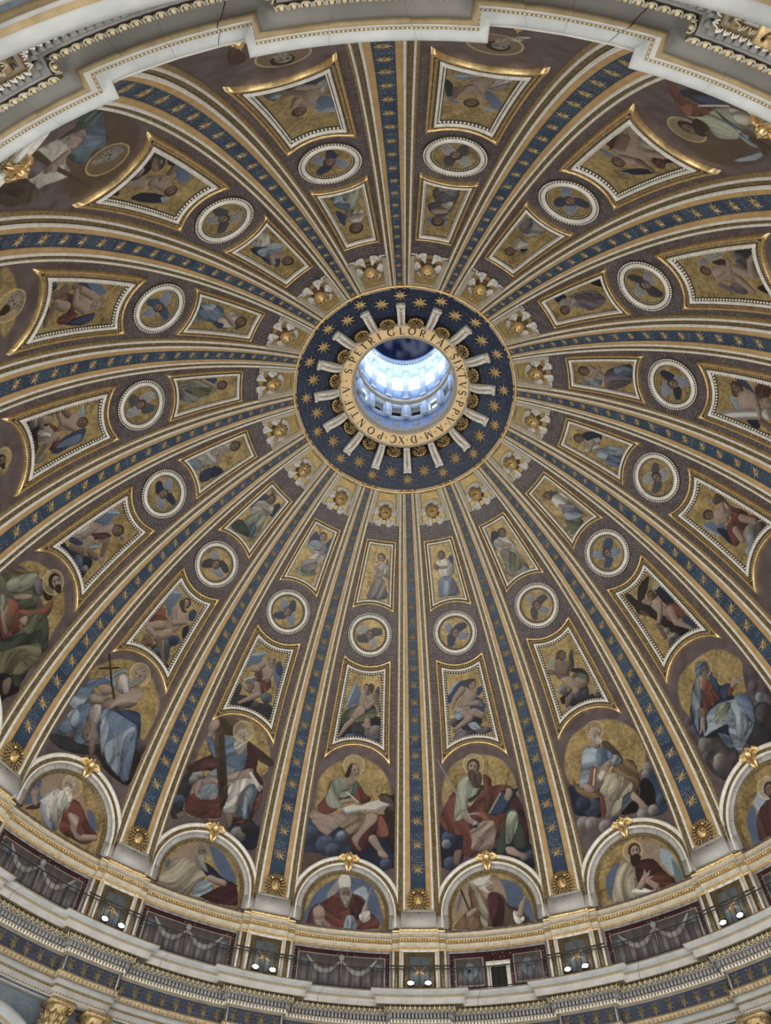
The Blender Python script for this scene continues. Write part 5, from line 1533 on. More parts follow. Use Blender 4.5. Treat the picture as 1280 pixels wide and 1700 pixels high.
b=MB(); a=np.linspace(0,2*PI,14,endpoint=True); tube(b,np.stack([.085*np.cos(a),-.86+.085*np.sin(a),.16+0*a],1),[.022]*14,6); tube(b,[(0,-.60,.1),(0,-.72,.18),(0,-.79,.16)],[.05,.04,.025],6)
NM.append(('iron_ring',fin(b,'iron_ring',M['iron'],fL,BLn)))
for sx in (-1,1):
    b=MB(); ell(b,(sx*.24,.32,.28),.07,.09,.07,8,6); NM.append(('ear',fin(b,'ear',M['gold'],fL,BLn)))
for k in range(-7,9):
    t=thing('lion_mask',BLn,k,'gilded lion mask with ring at the rib foot, %s'%DIRS[k],'lion mask','gilded lion masks at the rib feet')
    for nm,me in NM: ob(nm,me,t)
# ---------------- oculus collar
BO=(0.0,0.0,43.0)
def annulus(name,sec,ma,n=160,smooth=True):
    a=np.linspace(0,2*PI,n,endpoint=False); V=np.stack([np.stack([r*np.cos(a),r*np.sin(a),z+0*a],-1) for r,z in sec],1)
    return rebase(nmesh(name,V.reshape(-1,3),gridF(n,len(sec),True),ma,smooth),BO)
e=ob('oculus_collar',None,None,BO); tag(e,'dark blue starred collar round the oculus opening','ceiling ring')
phs=np.linspace(62.9,68.6,8)
ob('blue_mosaic_field',annulus('blue_mosaic_field',[(float(rof(p)),float(zof(p))-.02) for p in phs],M['bluedark']),e)
ob('gilt_fillet',annulus('gilt_fillet',[(7.12,42.50),(7.10,42.28),(7.02,42.22),(6.94,42.26),(6.90,42.60)],M['gold']),e)
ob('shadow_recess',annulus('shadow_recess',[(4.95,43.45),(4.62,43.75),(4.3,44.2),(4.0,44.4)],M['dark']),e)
for k in range(16):
    for kk,ph in ((k,64.7),(k+.5,65.9)):
        me_=STARS.get(ph) if 'STARS' in globals() else None
        if me_ is None:
            STARS=globals().setdefault('STARS',{}); me_=starmesh(.44 if ph<65 else .49,0,ph*MD,.03,(0,0,0),.30,ma=M['bigstar']); rebase(me_,(0,0,43.0)); STARS[ph]=me_
        o=ob('star',me_,e,None,zrot(kk))
e2=ob('inscription_ring',None,None,BO); tag(e2,'gilded ring with black Latin capitals framing the oculus','inscription')
ob('outer_moulding',annulus('outer_moulding',[(4.05,44.1),(4.33,43.95),(4.36,43.84),(4.30,43.78),(4.20,43.80),(4.17,43.86)],M['cream']),e2)
ob('gilded_band',annulus('gilded_band',[(4.17,43.86),(3.45,44.06)],M['goldring'] if 'goldring' in M else M['goldband']),e2)
ob('inner_moulding',annulus('inner_moulding',[(3.47,44.05),(3.44,43.98),(3.38,43.98),(3.34,44.06),(3.28,44.10),(3.26,44.3),(3.24,44.62)],M['cream']),e2)
# letters: strokes in unit box (height 1), thick/thin
def stroke(b,pts,w): 
    w=np.asarray(w)*1.15
    pts=np.array(pts,float); n=len(pts); w=np.broadcast_to(w,(n,)); V=[]
    for i in range(n):
        t=pts[min(i+1,n-1)]-pts[max(i-1,0)]; t/=np.linalg.norm(t); nx=np.array([-t[1],t[0]])
        V+=[pts[i]+nx*w[i]/2,pts[i]-nx*w[i]/2]
    V=np.array(V); b.append((V,[(2*i,2*i+1,2*i+3,2*i+2) for i in range(n-1)]))
def arc(cx,cy_,rx,ry,a0,a1,n=14): 
    a=np.radians(np.linspace(a0,a1,n)); return np.stack([cx+rx*np.cos(a),cy_+ry*np.sin(a)],1)
TK,TN=.15,.065
def serif(b,x,y,l=.24): stroke(b,[(x-l/2,y),(x+l/2,y)],.045)
def glyph(c):
    b=[]
    def v(x,wd=TK,y0=.0,y1=1.): stroke(b,[(x,y0),(x,y1)],wd)
    if c=='I': v(0); serif(b,0,.02);serif(b,0,.98)
    elif c=='L': v(-.2); serif(b,-.2,.98); stroke(b,[(-.33,.03),(.3,.03)],TN); stroke(b,[(.3,.0),(.32,.24)],.05); 
    elif c=='E': v(-.2); [stroke(b,[(-.33,y),(.26,y)],TN) for y in (.03,.97)]; stroke(b,[(-.2,.5),(.18,.5)],TN); [stroke(b,[(.26,y0),(.28,y1)],.05) for y0,y1 in ((.0,.2),(.8,1.))]
    elif c=='F': v(-.2); serif(b,-.2,.02); stroke(b,[(-.33,.97),(.26,.97)],TN); stroke(b,[(-.2,.5),(.18,.5)],TN); stroke(b,[(.26,.8),(.28,1.)],.05)
    elif c=='T': v(0); serif(b,0,.02); stroke(b,[(-.38,.96),(.38,.96)],TN); stroke(b,[(-.38,.82),(-.37,1.)],.05); stroke(b,[(.38,.82),(.37,1.)],.05)
    elif c in 'PR':
        v(-.2); serif(b,-.2,.02); serif(b,-.2,.98); a_=arc(-.02,.73,.27,.25,90,-90); stroke(b,[(-.25,.98)]+a_.tolist()+[(-.2,.48)],[TN]+[TN+(TK-TN)*math.sin(PI*i/13) for i in range(14)]+[TN])
        if c=='R': stroke(b,[(-.02,.48),(.34,.0)],[.11,.12]); stroke(b,[(.28,.02),(.44,.02)],.05)
    elif c=='D':
        v(-.25); a_=arc(-.12,.5,.5,.48,90,-90); stroke(b,[(-.38,.98)]+a_.tolist()+[(-.38,.02)],[TN]+[TN+(TK-TN)*math.sin(PI*i/13) for i in range(14)]+[TN])
    elif c=='O': stroke(b,arc(0,.5,.42,.48,90,450,32),[TN+(TK-TN)*abs(math.cos(2*PI*i/31+PI/2)) for i in range(32)])
    elif c in 'CG':
        stroke(b,arc(.04,.5,.44,.48,48,315,24),[TN+(TK-TN)*max(0,math.sin(PI*i/23)) for i in range(24)]); stroke(b,[(.34,.74),(.35,.95)],.05)
        if c=='G': stroke(b,[(.34,.02),(.34,.40)],.12); serif(b,.34,.40)
        else: stroke(b,[(.36,.1),(.38,.25)],.05)
    elif c=='S':
        P=np.vstack([arc(0,.74,.23,.23,20,270,14),arc(0,.26,.25,.25,90,-160,14)]); stroke(b,P,[TN+(TK-TN)*math.sin(PI*i/27)**1.5 for i in range(28)]); stroke(b,[(.23,.76),(.25,.95)],.05); stroke(b,[(-.25,.05),(-.24,.24)],.05)
    elif c=='A': stroke(b,[(-.36,.02),(.0,1.02)],TN); stroke(b,[(-.02,1.02),(.36,.02)],TK); stroke(b,[(-.22,.34),(.24,.34)],.055); serif(b,-.36,.02,.2); serif(b,.36,.02,.24)
    elif c=='V': stroke(b,[(-.36,.98),(.0,.0)],TK); stroke(b,[(.0,.0),(.36,.98)],TN); serif(b,-.36,.98); serif(b,.36,.98,.2)
    elif c=='X': stroke(b,[(-.32,.98),(.34,.02)],TK); stroke(b,[(.32,.98),(-.34,.02)],TN); [serif(b,x,y,.2) for x in (-.33,.33) for y in (.02,.98)]
    elif c=='N': stroke(b,[(-.32,.0),(-.32,1.)],TN); stroke(b,[(.32,.0),(.32,1.)],TN); stroke(b,[(-.34,1.0),(.32,.0)],TK); serif(b,-.36,.98);serif(b,.32,.98,.2);serif(b,-.32,.02,.2)
    elif c=='M': stroke(b,[(-.42,.0),(-.36,1.)],TN); stroke(b,[(.36,1.),(.42,.0)],TK); stroke(b,[(-.36,1.0),(.0,.1)],TK); stroke(b,[(.0,.1),(.36,1.)],TN); serif(b,-.42,.02,.2); serif(b,.42,.02,.24)
    else: stroke(b,[(0,.40),(0,.60)],[.02,.02]); b[-1]=(np.array([(0,.38),(.12,.5),(0,.62),(-.12,.5)]),[(0,1,2,3)])
    return b
LET=[('S',-110.2),('.',-116.9),('P',-122.9),('E',-131.7),('T',-140.1),('R',-148.6),('I',-157.5),('G',-169.5),('L',-180),('O',170.6),('R',160.4),('I',150),('A',140.8),('E',131.5),('S',121.5),('I',115.2),('X',108.5),('T',100.2),('V',90.6),('S',82.3),('.',76.8),('P',70.8),('P',61.6),('.',56.4),('V',50.4),('.',44.6),('A',37.8),('.',31.2),('M',23.8),('.',15.3),('D',7.8),('.',.6),('X',-5.2),('C',-13.8),('.',-21.3),('P',-27.3),('O',-38.4),('N',-51.2),('T',-62.4),('I',-70.0),('F',-77.3),('.',-84.4),('V',-90.8),('.',-99.6)]
for c,an in LET:
    V=[];F=[];n=0; Hh=.50
    for P,f in glyph(c):
        th=rad(an)  # k*22.5 degrees, increasing toward picture right
        # letter up = outward, letter right = clockwise seen in the picture
        rr=3.56+P[:,1]*Hh; dl=-P[:,0]*Hh*.95/(3.56+.5*Hh)
        an_=th+dl
        zz=44.06-(rr-3.45)*(.20/.72)-.022
        V.append(np.stack([-rr*np.sin(an_),-rr*np.cos(an_),zz],1)); F+=[tuple(i+n for i in q) for q in f]; n+=len(P)
    me=nmesh('letter',np.concatenate(V),F,M['ink']); rebase(me,BO)
    ob('letter' if c!='.' else 'stop_mark',me,e2)
# consoles and festoons
def console():
    b=MB(); prof=[(4.30,.20),(4.6,.42),(4.95,.50),(5.3,.42),(5.6,.30),(5.78,.34),(5.86,.26)]
    s=[];
    for sx,(x0,x1) in (('l',(-.27,-.09)),('r',(.09,.27))):
        V=[]
        for r,h in prof:
            ph=math.degrees(math.acos((r-C0X)/RD)); sm=ph*MD
            for x,hh in ((x0,0),(x0,h),(x0+.03,h+.03),(x1-.03,h+.03),(x1,h),(x1,0)): V.append(dm(x*(.8+.2*(r-4.3)/1.5),sm,hh))
        b.add(np.array(V),gridF(len(prof),6))
    for x0,x1,dh in ((-.09,.09,-.07),):
        V=[]
        for r,h in prof:
            ph=math.degrees(math.acos((r-C0X)/RD)); sm=ph*MD
            for x,hh in ((x0,h+dh),(x1,h+dh)): V.append(dm(x*(.8+.2*(r-4.3)/1.5),sm,hh))
        b.add(np.array(V),gridF(len(prof),2))
    ph=math.degrees(math.acos((5.80-C0X)/RD)); box(b,-.27,.27,ph*MD-.10,ph*MD+.06,0,.40,dm)
    return b.mesh('body',M['marble'],False)
CBASE=tuple(dm(0,67*MD,0)); CN=rebase(console(),CBASE)
b=MB()
for sx in (-.19,.19):
    ph=math.degrees(math.acos((5.83-C0X)/RD)); tube(b,[dm(sx-.10,ph*MD-.02,.34),dm(sx+.10,ph*MD-.02,.34)],[.085,.085],10)
CV=rebase(b.mesh('volute',M['feather'],True),CBASE)
b=MB()
for i in range(9):
    r=4.5+i*.13; ph=math.degrees(math.acos((r-C0X)/RD)); h=.42-.01*abs(i-4)**2+.02; ell(b,dm(0,ph*MD,h),.05,.055,.05,6,4)
CB=rebase(b.mesh('bead_string',M['bronze'],True),CBASE)
b=MB(); rs=random.Random(9)
for i in range(60):
    q=rs.uniform(0,1)**.5*.42; a_=rs.uniform(0,2*PI); r=4.52+q*math.sin(a_)*.72; x=q*math.cos(a_)*1.15
    ph=math.degrees(math.acos((r-C0X)/RD)); ell(b,dm(x,ph*MD,.30+.10*(1-q/.42)),.065,.065,.06,6,4)
FS=rebase(b.mesh('berry_cluster',M['bronze'],True),CBASE)
b=MB(); 
for i in range(7):
    a_=PI*(i+.5)/7; x=.42*math.cos(a_); r=4.58+.30*math.sin(a_); ph=math.degrees(math.acos((r-C0X)/RD)); ell(b,dm(x,ph*MD,.22),.11,.10,.09,8,5)
FL2=rebase(b.mesh('gilt_petals',M['gold'],True),CBASE)
for k in range(-7,9):
    t=thing('scroll_console',CBASE,k,'white scrolled console on the blue collar, toward %s'%DIRS[k],'console','consoles round the oculus')
    ob('body',CN,t); ob('volute',CV,t); ob('bead_string',CB,t)
    t=thing('gilded_rosette',CBASE,k-.5,'bronze-gold berry rosette just before the console toward %s'%DIRS[k],'rosette','rosettes round the oculus')
    ob('berry_cluster',FS,t); ob('gilt_petals',FL2,t)
# ---------------- lantern
LZ=[44.5,47.0,48.6,49.3,50.4,52.0,55.5,56.3,57.9]
def lcyl(name,r,z0,z1,ma,n=96): 
    a=np.linspace(0,2*PI,n,endpoint=False); V=np.stack([np.stack([r*np.cos(a),r*np.sin(a),z+0*a],-1) for z in (z0,z1)],1); return nmesh(name,V.reshape(-1,3),gridF(n,2,True),ma,True)
lw=ob('wall_lantern',None); lw['kind']='structure'
ob('lower_band',lcyl('lower_band',3.62,44.3,46.75,M['lantblue']),lw)
def lring(name,sec,ma,n=96):
    a=np.linspace(0,2*PI,n,endpoint=False); V=np.stack([np.stack([r*np.cos(a),r*np.sin(a),z+0*a],-1) for r,z in sec],1); return nmesh(name,V.reshape(-1,3),gridF(n,len(sec),True),ma,True)
ob('collar_moulding',lring('collar_moulding',[(3.62,44.95),(3.52,45.0),(3.50,45.12),(3.60,45.2)],M['lantwhite']),lw)
ob('gallery_cornice',lring('gallery_cornice',[(3.75,48.75),(3.60,48.85),(3.50,49.05),(3.34,49.15),(3.30,49.3),(3.36,49.42),(3.36,49.75),(3.6,49.9)],M['cream']),lw)
ob('upper_cornice',lring('upper_cornice',[(3.75,55.9),(3.62,56.1),(3.60,56.5),(3.45,56.7),(3.42,57.1),(3.30,57.3),(3.30,57.6),(3.55,57.8)],M['lantwhite']),lw)
V=[];nn=14
a=np.linspace(0,2*PI,96,endpoint=False); ph=np.linspace(0,88,nn)
V=np.stack([np.stack([3.55*math.cos(rad(p))*np.cos(a),3.55*math.cos(rad(p))*np.sin(a),57.7+4.6*math.sin(rad(p))+0*a],-1) for p in ph],1)
me=nmesh('painted_cupola',V.reshape(-1,3),gridF(96,nn,True),M['paint'],True)
vv=V.reshape(-1,3); cl=vnoise(vv[:,0],vv[:,2],1.1)*.6+vnoise(vv[:,0]+3,vv[:,1],2.4)*.4; cl=np.clip((cl-.42)*4,0,1)[:,None]*np.clip((vv[:,2:3]-58.3)/1.0,0,1)
C=np.concatenate([hexc('1c2c4c')*(1-cl)+hexc('8d8890')*cl,0*cl],1); colattr(me,C); ob('painted_cupola',me,lw)
b=MB(); a_=2*PI*np.arange(90)/90
for t_ in a_: 
    c,s_=math.cos(t_),math.sin(t_); R=np.array([[c,-s_,0],[s_,c,0],[0,0,1.]]); bb=MB(); box(bb,-.05,.05,-.06,.06,-.09,.09); b.add(bb.V[0]@R.T+np.array([3.42*c,3.42*s_,56.95]),np.concatenate(bb.Q))
ob('dentil_row',b.mesh('dentil_row',M['bronze']),lw)['kind']='stuff'
b=MB()
for t_ in a_: ell(b,(3.33*math.cos(t_),3.33*math.sin(t_),49.22),.07,.07,.07,6,4)
ob('bead_row',b.mesh('bead_row',M['gold'],True),lw)['kind']='stuff'
def lp(x,r,z): return cy(np.asarray(x,float)*1.0,r,z)
def lbox(b,x0,x1,r0,r1,z0,z1): box(b,x0,x1,r0,r1,z0,z1,lambda x,r,z:cy(x,r,z))
# pilaster (rib line) and window bay (between)
b=MB(); lbox(b,-.20,.20,3.38,3.7,46.75,48.8); lbox(b,-.25,.25,3.34,3.7,46.75,46.95); PL=b.mesh('lower_pilaster',M['lantwhite'])
b=MB(); lbox(b,-.21,.21,3.32,3.75,49.8,55.3); lbox(b,-.27,.27,3.27,3.75,55.0,55.9); lbox(b,-.25,.25,3.3,3.75,49.8,50.1); PU=b.mesh('upper_pilaster',M['lantwhite'])
b=MB(); lbox(b,-.52,-.36,3.46,3.75,46.75,48.85); lbox(b,.36,.52,3.46,3.75,46.75,48.85); lbox(b,-.52,.52,3.46,3.75,48.55,48.85); lbox(b,-.52,.52,3.46,3.75,46.7,46.85)
lbox(b,-.72,-.52,3.58,3.75,46.75,48.85); lbox(b,.52,.72,3.58,3.75,46.75,48.85); FR1=b.mesh('square_frame',M['lantwhite'])
b=MB(); lbox(b,-.36,.36,4.0,4.05,46.8,48.6); PN1=b.mesh('square_opening',M['dark'])
b=MB(); lbox(b,-.72,.72,3.52,3.75,49.8,51.6); PA=b.mesh('parapet_panel',M['lantblue'])
def archwall():
    b=MB(); n=16; z0,zs,R=51.6,53.9,.56
    P=[(-R,z0)]+[(-R*math.cos(a_),zs+R*math.sin(a_)) for a_ in np.linspace(0,PI,n)]+[(R,z0)]
    O=[(-.72,z0)]+[(-.72,zs+.9*min(1,i/3)) if i<4 else ((.72,zs+.9*min(1,(n-1-i)/3)) if i>n-5 else (-.72+1.44*(i-3)/(n-7),zs+1.9)) for i in range(n)]+[(.72,z0)]
    O=np.array(O);P=np.array(P); V=[];
    for j in range(len(P)): V+=[cy(O[j,0],3.5,O[j,1]),cy(P[j,0],3.5,P[j,1]),cy(P[j,0],3.72,P[j,1])]
    b.add(np.array(V),gridF(len(P),3)); return b.mesh('arch_surround',M['lantwhite'])
AW=archwall()
b=MB()
for x in (-.15,.15): lbox(b,x-.018,x+.018,3.64,3.67,51.6,54.4)
for z in (52.3,53.0,53.7): lbox(b,-.56,.56,3.64,3.67,z-.018,z+.018)
GB=b.mesh('glazing_bar',M['lantblue'])
b=MB(); lbox(b,-.60,.60,3.70,3.72,51.55,54.6); GP=b.mesh('pane',M['sky'])
for k in range(16):
    t=ob('lantern_pilaster',None,None,None,zrot(k)); tag(t,None,None,None,'structure'); ob('lower_pilaster',PL,t); ob('upper_pilaster',PU,t)
    t=ob('window_%d'%(k+1),None,None,None,zrot(k+.5)); t['kind']='structure'
    ob('square_frame',FR1,t)
    if k%16 in (1,13): ob('square_pane',(lambda: (lambda b_:(lbox(b_,-.36,.36,4.0,4.05,46.8,48.6),b_.mesh('square_pane',M['sky']))[1])(MB()))(),t)
    else: ob('square_opening',PN1,t)
    ob('parapet_panel',PA,t); ob('arch_surround',AW,t); ob('glazing_bar',GB,t); ob('pane',GP,t)
sl=starmesh(.34,0,45.9,3.60,(0,0,0),.15,0,lambda x,z,h:cy(x,3.60-(h-3.60)*.3,z))
for k in range(16): ob('lantern_star',sl,lw,None,zrot(k+.5))
# ---------------- drum entablature below the dome
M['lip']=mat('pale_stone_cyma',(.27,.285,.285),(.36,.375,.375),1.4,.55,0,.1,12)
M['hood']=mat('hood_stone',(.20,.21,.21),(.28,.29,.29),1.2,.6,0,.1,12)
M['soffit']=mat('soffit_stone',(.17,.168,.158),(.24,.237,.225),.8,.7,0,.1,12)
M['tan']=mat('tan_gilt_fascia',(.17,.125,.065),(.26,.20,.11),2.2,.6,.2,.1,20)
M['frieze']=mosaic('frieze_mosaic',(.014,.020,.045),(.035,.048,.085),(.10,.09,.06),7,.2)
M['scroll']=mat('bronze_scroll_mosaic',(.09,.075,.045),(.19,.155,.085),7,.6,.2)
R0,Z0=18.73,0
def wpath(p,cols,dr=.31,w0=2.285):
    """plan of the broken-out entablature at offset p behind the lip: list of (angle,r)"""
    w=w0-p; r=R0+p; half=rad(11.25); aw=w/(r); out=[]
    for kd,t in cols:
        if kd=='L': out.append((-half+(half-aw)*t,r+dr))       # recess left, t 0..1
        elif kd=='F': out.append((aw*t,r))
        else: out.append((aw+(half-aw)*t,r+dr))
    return out
def ap(ang,r,z): return (-r*math.sin(ang),-r*math.cos(ang),z)
lin=lambda a_,b_,n:[a_+(b_-a_)*i/(n-1) for i in range(n)]
G=.0015
BLOCKS=[[('L',t) for t in lin(0+G,.5-G,4)],[('L',t) for t in lin(.5+G,1,4)]+[('F',-1)]+[('F',t) for t in lin(-.97,-.4175,3)],[('F',t) for t in lin(-.415,.328,4)],[('F',t) for t in lin(.33,1,4)]+[('R',0)]+[('R',t) for t in lin(.02,.38,3)],[('R',t) for t in lin(.39,1-G,5)]]
FULL=[('L',t) for t in lin(0,1,8)]+[('F',t) for t in lin(-1,1,11)]+[('R',t) for t in lin(0,1,8)]
def sweep(name,sec,cols,mats,base,dr=.31,w0=2.285):
    """sec rows: (p,z,material index of the face after this row)"""
    V=[]
    for p,z,mi in sec: V+=[ap(an,r,z) for an,r in wpath(p,cols,dr,w0)]
    n=len(cols); F=[];MI=[]
    for i in range(len(sec)-1):
        for j in range(n-1): F.append((i*n+j,i*n+j+1,(i+1)*n+j+1,(i+1)*n+j)); MI.append(sec[i][2])
    return rebase(multimesh(name,np.array(V),np.array(F),MI,mats),base)
BE=(0,-19.3,15.8)
EM=[M['lip'],M['bronze'],M['stone'],M['tan'],M['soffit'],M['dark'],M['stonegrey'],M['shadeback']]
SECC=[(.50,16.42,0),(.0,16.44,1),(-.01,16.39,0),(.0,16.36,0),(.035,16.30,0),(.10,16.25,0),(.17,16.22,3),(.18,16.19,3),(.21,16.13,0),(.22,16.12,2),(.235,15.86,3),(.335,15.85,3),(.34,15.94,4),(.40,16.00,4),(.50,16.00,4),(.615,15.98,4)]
blk=[sweep('cornice_block',SECC,c,EM,BE) for c in BLOCKS]
back=sweep('cornice_backing',[(.30,16.40,5),(.30,16.0,5),(.66,16.02,5)],FULL,EM,BE)
SECE=[(.60,15.99,3),(.635,15.975,7),(.72,15.76,6),(.74,15.74,6),(.90,15.73,5),(.90,15.50,6),(.84,15.50,6),(.845,15.46,3),(.94,15.30,3),(.96,15.26,6),(.98,15.24,6)]
bed=sweep('bed_mouldings',SECE,FULL,EM,BE)
fr=sweep('frieze_band',[(.98,15.26,0),(.98,14.58,0)],FULL,[M['frieze']],BE)
SECF=[(.98,14.60,3),(.84,14.60,3),(.86,14.54,1),(.95,14.34,0),(.93,14.33,0),(.93,14.12,0),(.96,14.12,3),(.99,14.04,2),(1.0,14.04,2),(1.0,13.86,6),(1.03,13.85,1),(1.06,13.80,2),(1.08,13.62,6),(1.3,13.60,6)]
arf=sweep('architrave',SECF,FULL,EM,BE)
def lpath(p,cols=FULL,n_per=1): return wpath(p,cols)
def studrow(name,p,z0,pitch,tmpl,ma,single=False):
    """pieces along the plan path at offset p; tmpl(b, frame) adds a piece; returns mesh or list"""
    P=wpath(p,[('L',t) for t in lin(0,1,12)]+[('F',t) for t in lin(-1,1,18)]+[('R',t) for t in lin(0,1,12)])
    XY=np.array([(r*math.sin(a_),r*math.cos(a_)) for a_,r in P]); d=np.diff(XY,axis=0); L=np.hypot(d[:,0],d[:,1]); segs=[]
    # group into straight-ish runs: L front, return, F, return, R
    runs=[(0,11),(11,12),(12,29),(29,30),(30,41)]; out=[]; b=MB()
    for i0,i1 in runs:
        c=np.concatenate([[0],np.cumsum(L[i0:i1])]); tot=c[-1]; n=max(1,int(round(tot/pitch)))
        for q in range(n):
            t=(q+.5)*tot/n; i=min(np.searchsorted(c,t,side='right')-1,len(c)-2); f=(t-c[i])/(c[i+1]-c[i]); xy=XY[i0+i]+d[i0+i]*f; tg=d[i0+i]/L[i0+i]
            # world axes: along, outward-into-room (inward), up
            al=np.array([-tg[0],-tg[1],0]); inn=np.array([tg[1],-tg[0],0.]); ctr=np.array([-xy[0],-xy[1],z0])
            rad_in=-ctr*np.array([1,1,0]); 
            if inn@rad_in<0 and (i1-i0)>1: inn=-inn
            if (i1-i0)==1: inn=np.array([1.,0,0]) if (-xy[0])<0 and False else (np.array([1.0 if i0==11 else -1.0,0,0]))
            al=np.cross(np.array([0,0,1.]),inn)
            if single:
                bb=MB(); tmpl(bb,ctr,al,inn); out.append(bb)
            else: tmpl(b,ctr,al,inn)
    return out if single else rebase(b.mesh(name,ma,name.startswith('egg') or name.startswith('bead')),BE)
UPV=np.array([0,0,1.])
def t_egg(b,c,al,inn,w=.056,h=.085):
    t=.38; dn=UPV*math.cos(t)+inn*math.sin(t); ou=inn*math.cos(t)-UPV*math.sin(t)
    R=np.stack([al,dn,ou],1); ell(b,c+ou*.01,w,h,.06,8,5,R)
def t_shell(b,c,al,inn):
    t=.38; dn=UPV*math.cos(t)+inn*math.sin(t); ou=inn*math.cos(t)-UPV*math.sin(t); P=[]
    a_=np.linspace(-.15*PI,1.15*PI,9)
    # hoop round the egg, open toward the top edge
    pts=[c+al*(.092*math.cos(q))-dn*(.11*math.sin(q)-.0)+ou*.03 for q in a_]
    tube(b,pts,[.021]*9,5)
    tube(b,[c+al*.115+dn*.10+ou*.02,c+al*.115-dn*.10+ou*.03],[.022,.008],5)
def t_box(w,d,h):
    def f(b,c,al,inn):
        V=np.array([(x,y,z) for x in (-w,w) for y in (-d,d) for z in (-h,h)]); V=c+V[:,0:1]*al+V[:,1:2]*inn+V[:,2:3]*UPV
        b.add(V,[(0,1,3,2),(4,6,7,5),(0,4,5,1),(2,3,7,6),(0,2,6,4),(1,5,7,3)])
    return f
def t_leaf(w,h,d,lean=.5):
    def f(b,c,al,inn):
        dn=UPV*math.cos(lean)+inn*math.sin(lean); ou=inn*math.cos(lean)-UPV*math.sin(lean)
        for sx in (-1,1): tube(b,[c+dn*h*.5,c+al*sx*w*.45+dn*h*-.1+ou*d,c+al*sx*w*.75-dn*h*.5+ou*d*.6],[.014,.02,.012],4)
        tube(b,[c+dn*h*.2+ou*d,c-dn*h*.5+ou*d],[.02,.012],4)
    return f
ROWS=[('bead_row',studrow('bead_row',.195,16.165,.085,lambda b,c,al,inn:ell(b,c,.026,.030,.024,6,4),M['cream'])),
 ('egg_surround_row',studrow('egg_surround_row',.665,15.87,.235,t_shell,M['cream'])),
 ('leaf_row',studrow('leaf_row',.86,15.38,.155,t_leaf(.075,.16,.03),M['marble'])),
 ('leaf_row',studrow('leaf_row',.885,14.45,.19,t_leaf(.09,.18,.03),M['cream'])),
 ('bead_row',studrow('bead_row',.965,14.08,.10,lambda b,c,al,inn:ell(b,c,.035,.035,.03,6,4),M['bronze'])),
 ('small_dentil_row',studrow('small_dentil_row',1.03,13.84,.14,t_box(.04,.03,.03),M['stone']))]
eggs=studrow('egg_row',.665,15.87,.235,t_egg,M['goldmos']); dents=studrow('dentil_row',.83,15.615,.17,t_box(.058,.075,.10),M['stonegrey'])
eggS=[rebase(b_.mesh('egg',M['egggold'] if 'egggold' in M else M['stargold'],True),BE) for b_ in studrow('egg',.665,15.87,.235,t_egg,None,True)]
denS=[rebase(b_.mesh('dentil',M['stonegrey']),BE) for b_ in studrow('dentil',.83,15.615,.17,t_box(.058,.075,.10),None,True)]
def t_scroll(b,c,al,inn):
    c=c+inn*.012
    for sx in (1,-1):
        pts=[c+al*(sx*(.03+(.20-.020*q)*math.cos(q*.75+1.6)*.85+.10))+UPV*((.21-.020*q)*math.sin(q*.75+1.6)*1.05) for q in range(9)]
        tube(b,pts,[.030,.034,.032,.030,.028,.026,.024,.022,.03],5)
    for a_,l_ in ((0,.27),(.45,.22),(-.45,.22),(.9,.15),(-.9,.15)):
        d=al*math.sin(a_)+UPV*math.cos(a_); tube(b,[c-UPV*.26,c-UPV*.10+d*l_*.5,c-UPV*.04+d*l_],[.018,.035,.010],5)
scrolls=[rebase(b_.mesh('acanthus_scroll',M['scroll'],True),BE) for b_ in studrow('acanthus_scroll',.975,14.92,.62,t_scroll,None,True)]
# frieze stiles at the breaks
b=MB()
for sx in (-1,1):
    for z0_,z1_ in ((14.60,15.26),):
        w=2.285-.98; x0,x1=sorted((sx*(w-.0),sx*(w-.075))); box(b,x0,x1,19.70,19.76,z0_,z1_,lambda x,r,z:cy(x,r,z))
STL=rebase(b.mesh('frieze_stile',M['lip']),BE)
n_=0
for k in range(-7,9):
    n_+=1
    t=thing('trim_%d'%n_,BE,k,None,None,None,'structure')
    for me in blk: ob('cornice_block',me,t)
    ob('cornice_backing',back,t); ob('bed_mouldings',bed,t); ob('frieze_band',fr,t); ob('architrave',arf,t); ob('frieze_stile',STL,t)
    for me in scrolls: ob('acanthus_scroll',me,t)
    for nm,me in ROWS: ob(nm,me,t)['kind']='stuff'
    if k in (7,8,-7):
        for me in eggS: ob('egg',me,t)
        for me in denS: ob('dentil',me,t)
    else: ob('egg_row',eggs,t)['kind']='stuff'; ob('dentil_row',dents,t)['kind']='stuff'
# ---------------- gallery floor and attic wall
def cylsweep(name,sec,k0,k1,ma,base,n=9,w=None):
    a_=np.radians(22.5)*np.linspace(k0,k1,n); V=np.stack([np.stack([-r*np.sin(a_),-r*np.cos(a_),z+0*a_],-1) for r,z in sec],1)
    return rebase(nmesh(name,V.reshape(-1,3),gridF(n,len(sec)),ma),base)
BA=(0,-20.0,18.0)
fl=ob('floor',nmesh('floor',np.stack([np.stack([r*np.cos(np.linspace(0,2*PI,128,endpoint=False)),r*np.sin(np.linspace(0,2*PI,128,endpoint=False)),16.43+0*np.linspace(0,1,128)],-1) for r in (19.0,20.6)],1).reshape(-1,3),gridF(128,2,True),M['stone'])); fl['kind']='structure'
KP,KI=.130,.175
def corn(dr): return [(19.95+dr,19.66),(19.60+dr,19.62),(19.57+dr,19.55),(19.60+dr,19.50),(19.64+dr,19.48),(19.64+dr,19.16),(19.40+dr,19.12),(19.36+dr,19.06),(19.38+dr,19.03),(19.46+dr,18.98),(19.54+dr,18.90),(19.56+dr,18.88),(19.58+dr,18.74),(19.64+dr,18.72),(19.66+dr,18.64),(19.72+dr,18.60),(19.72+dr,16.42)]
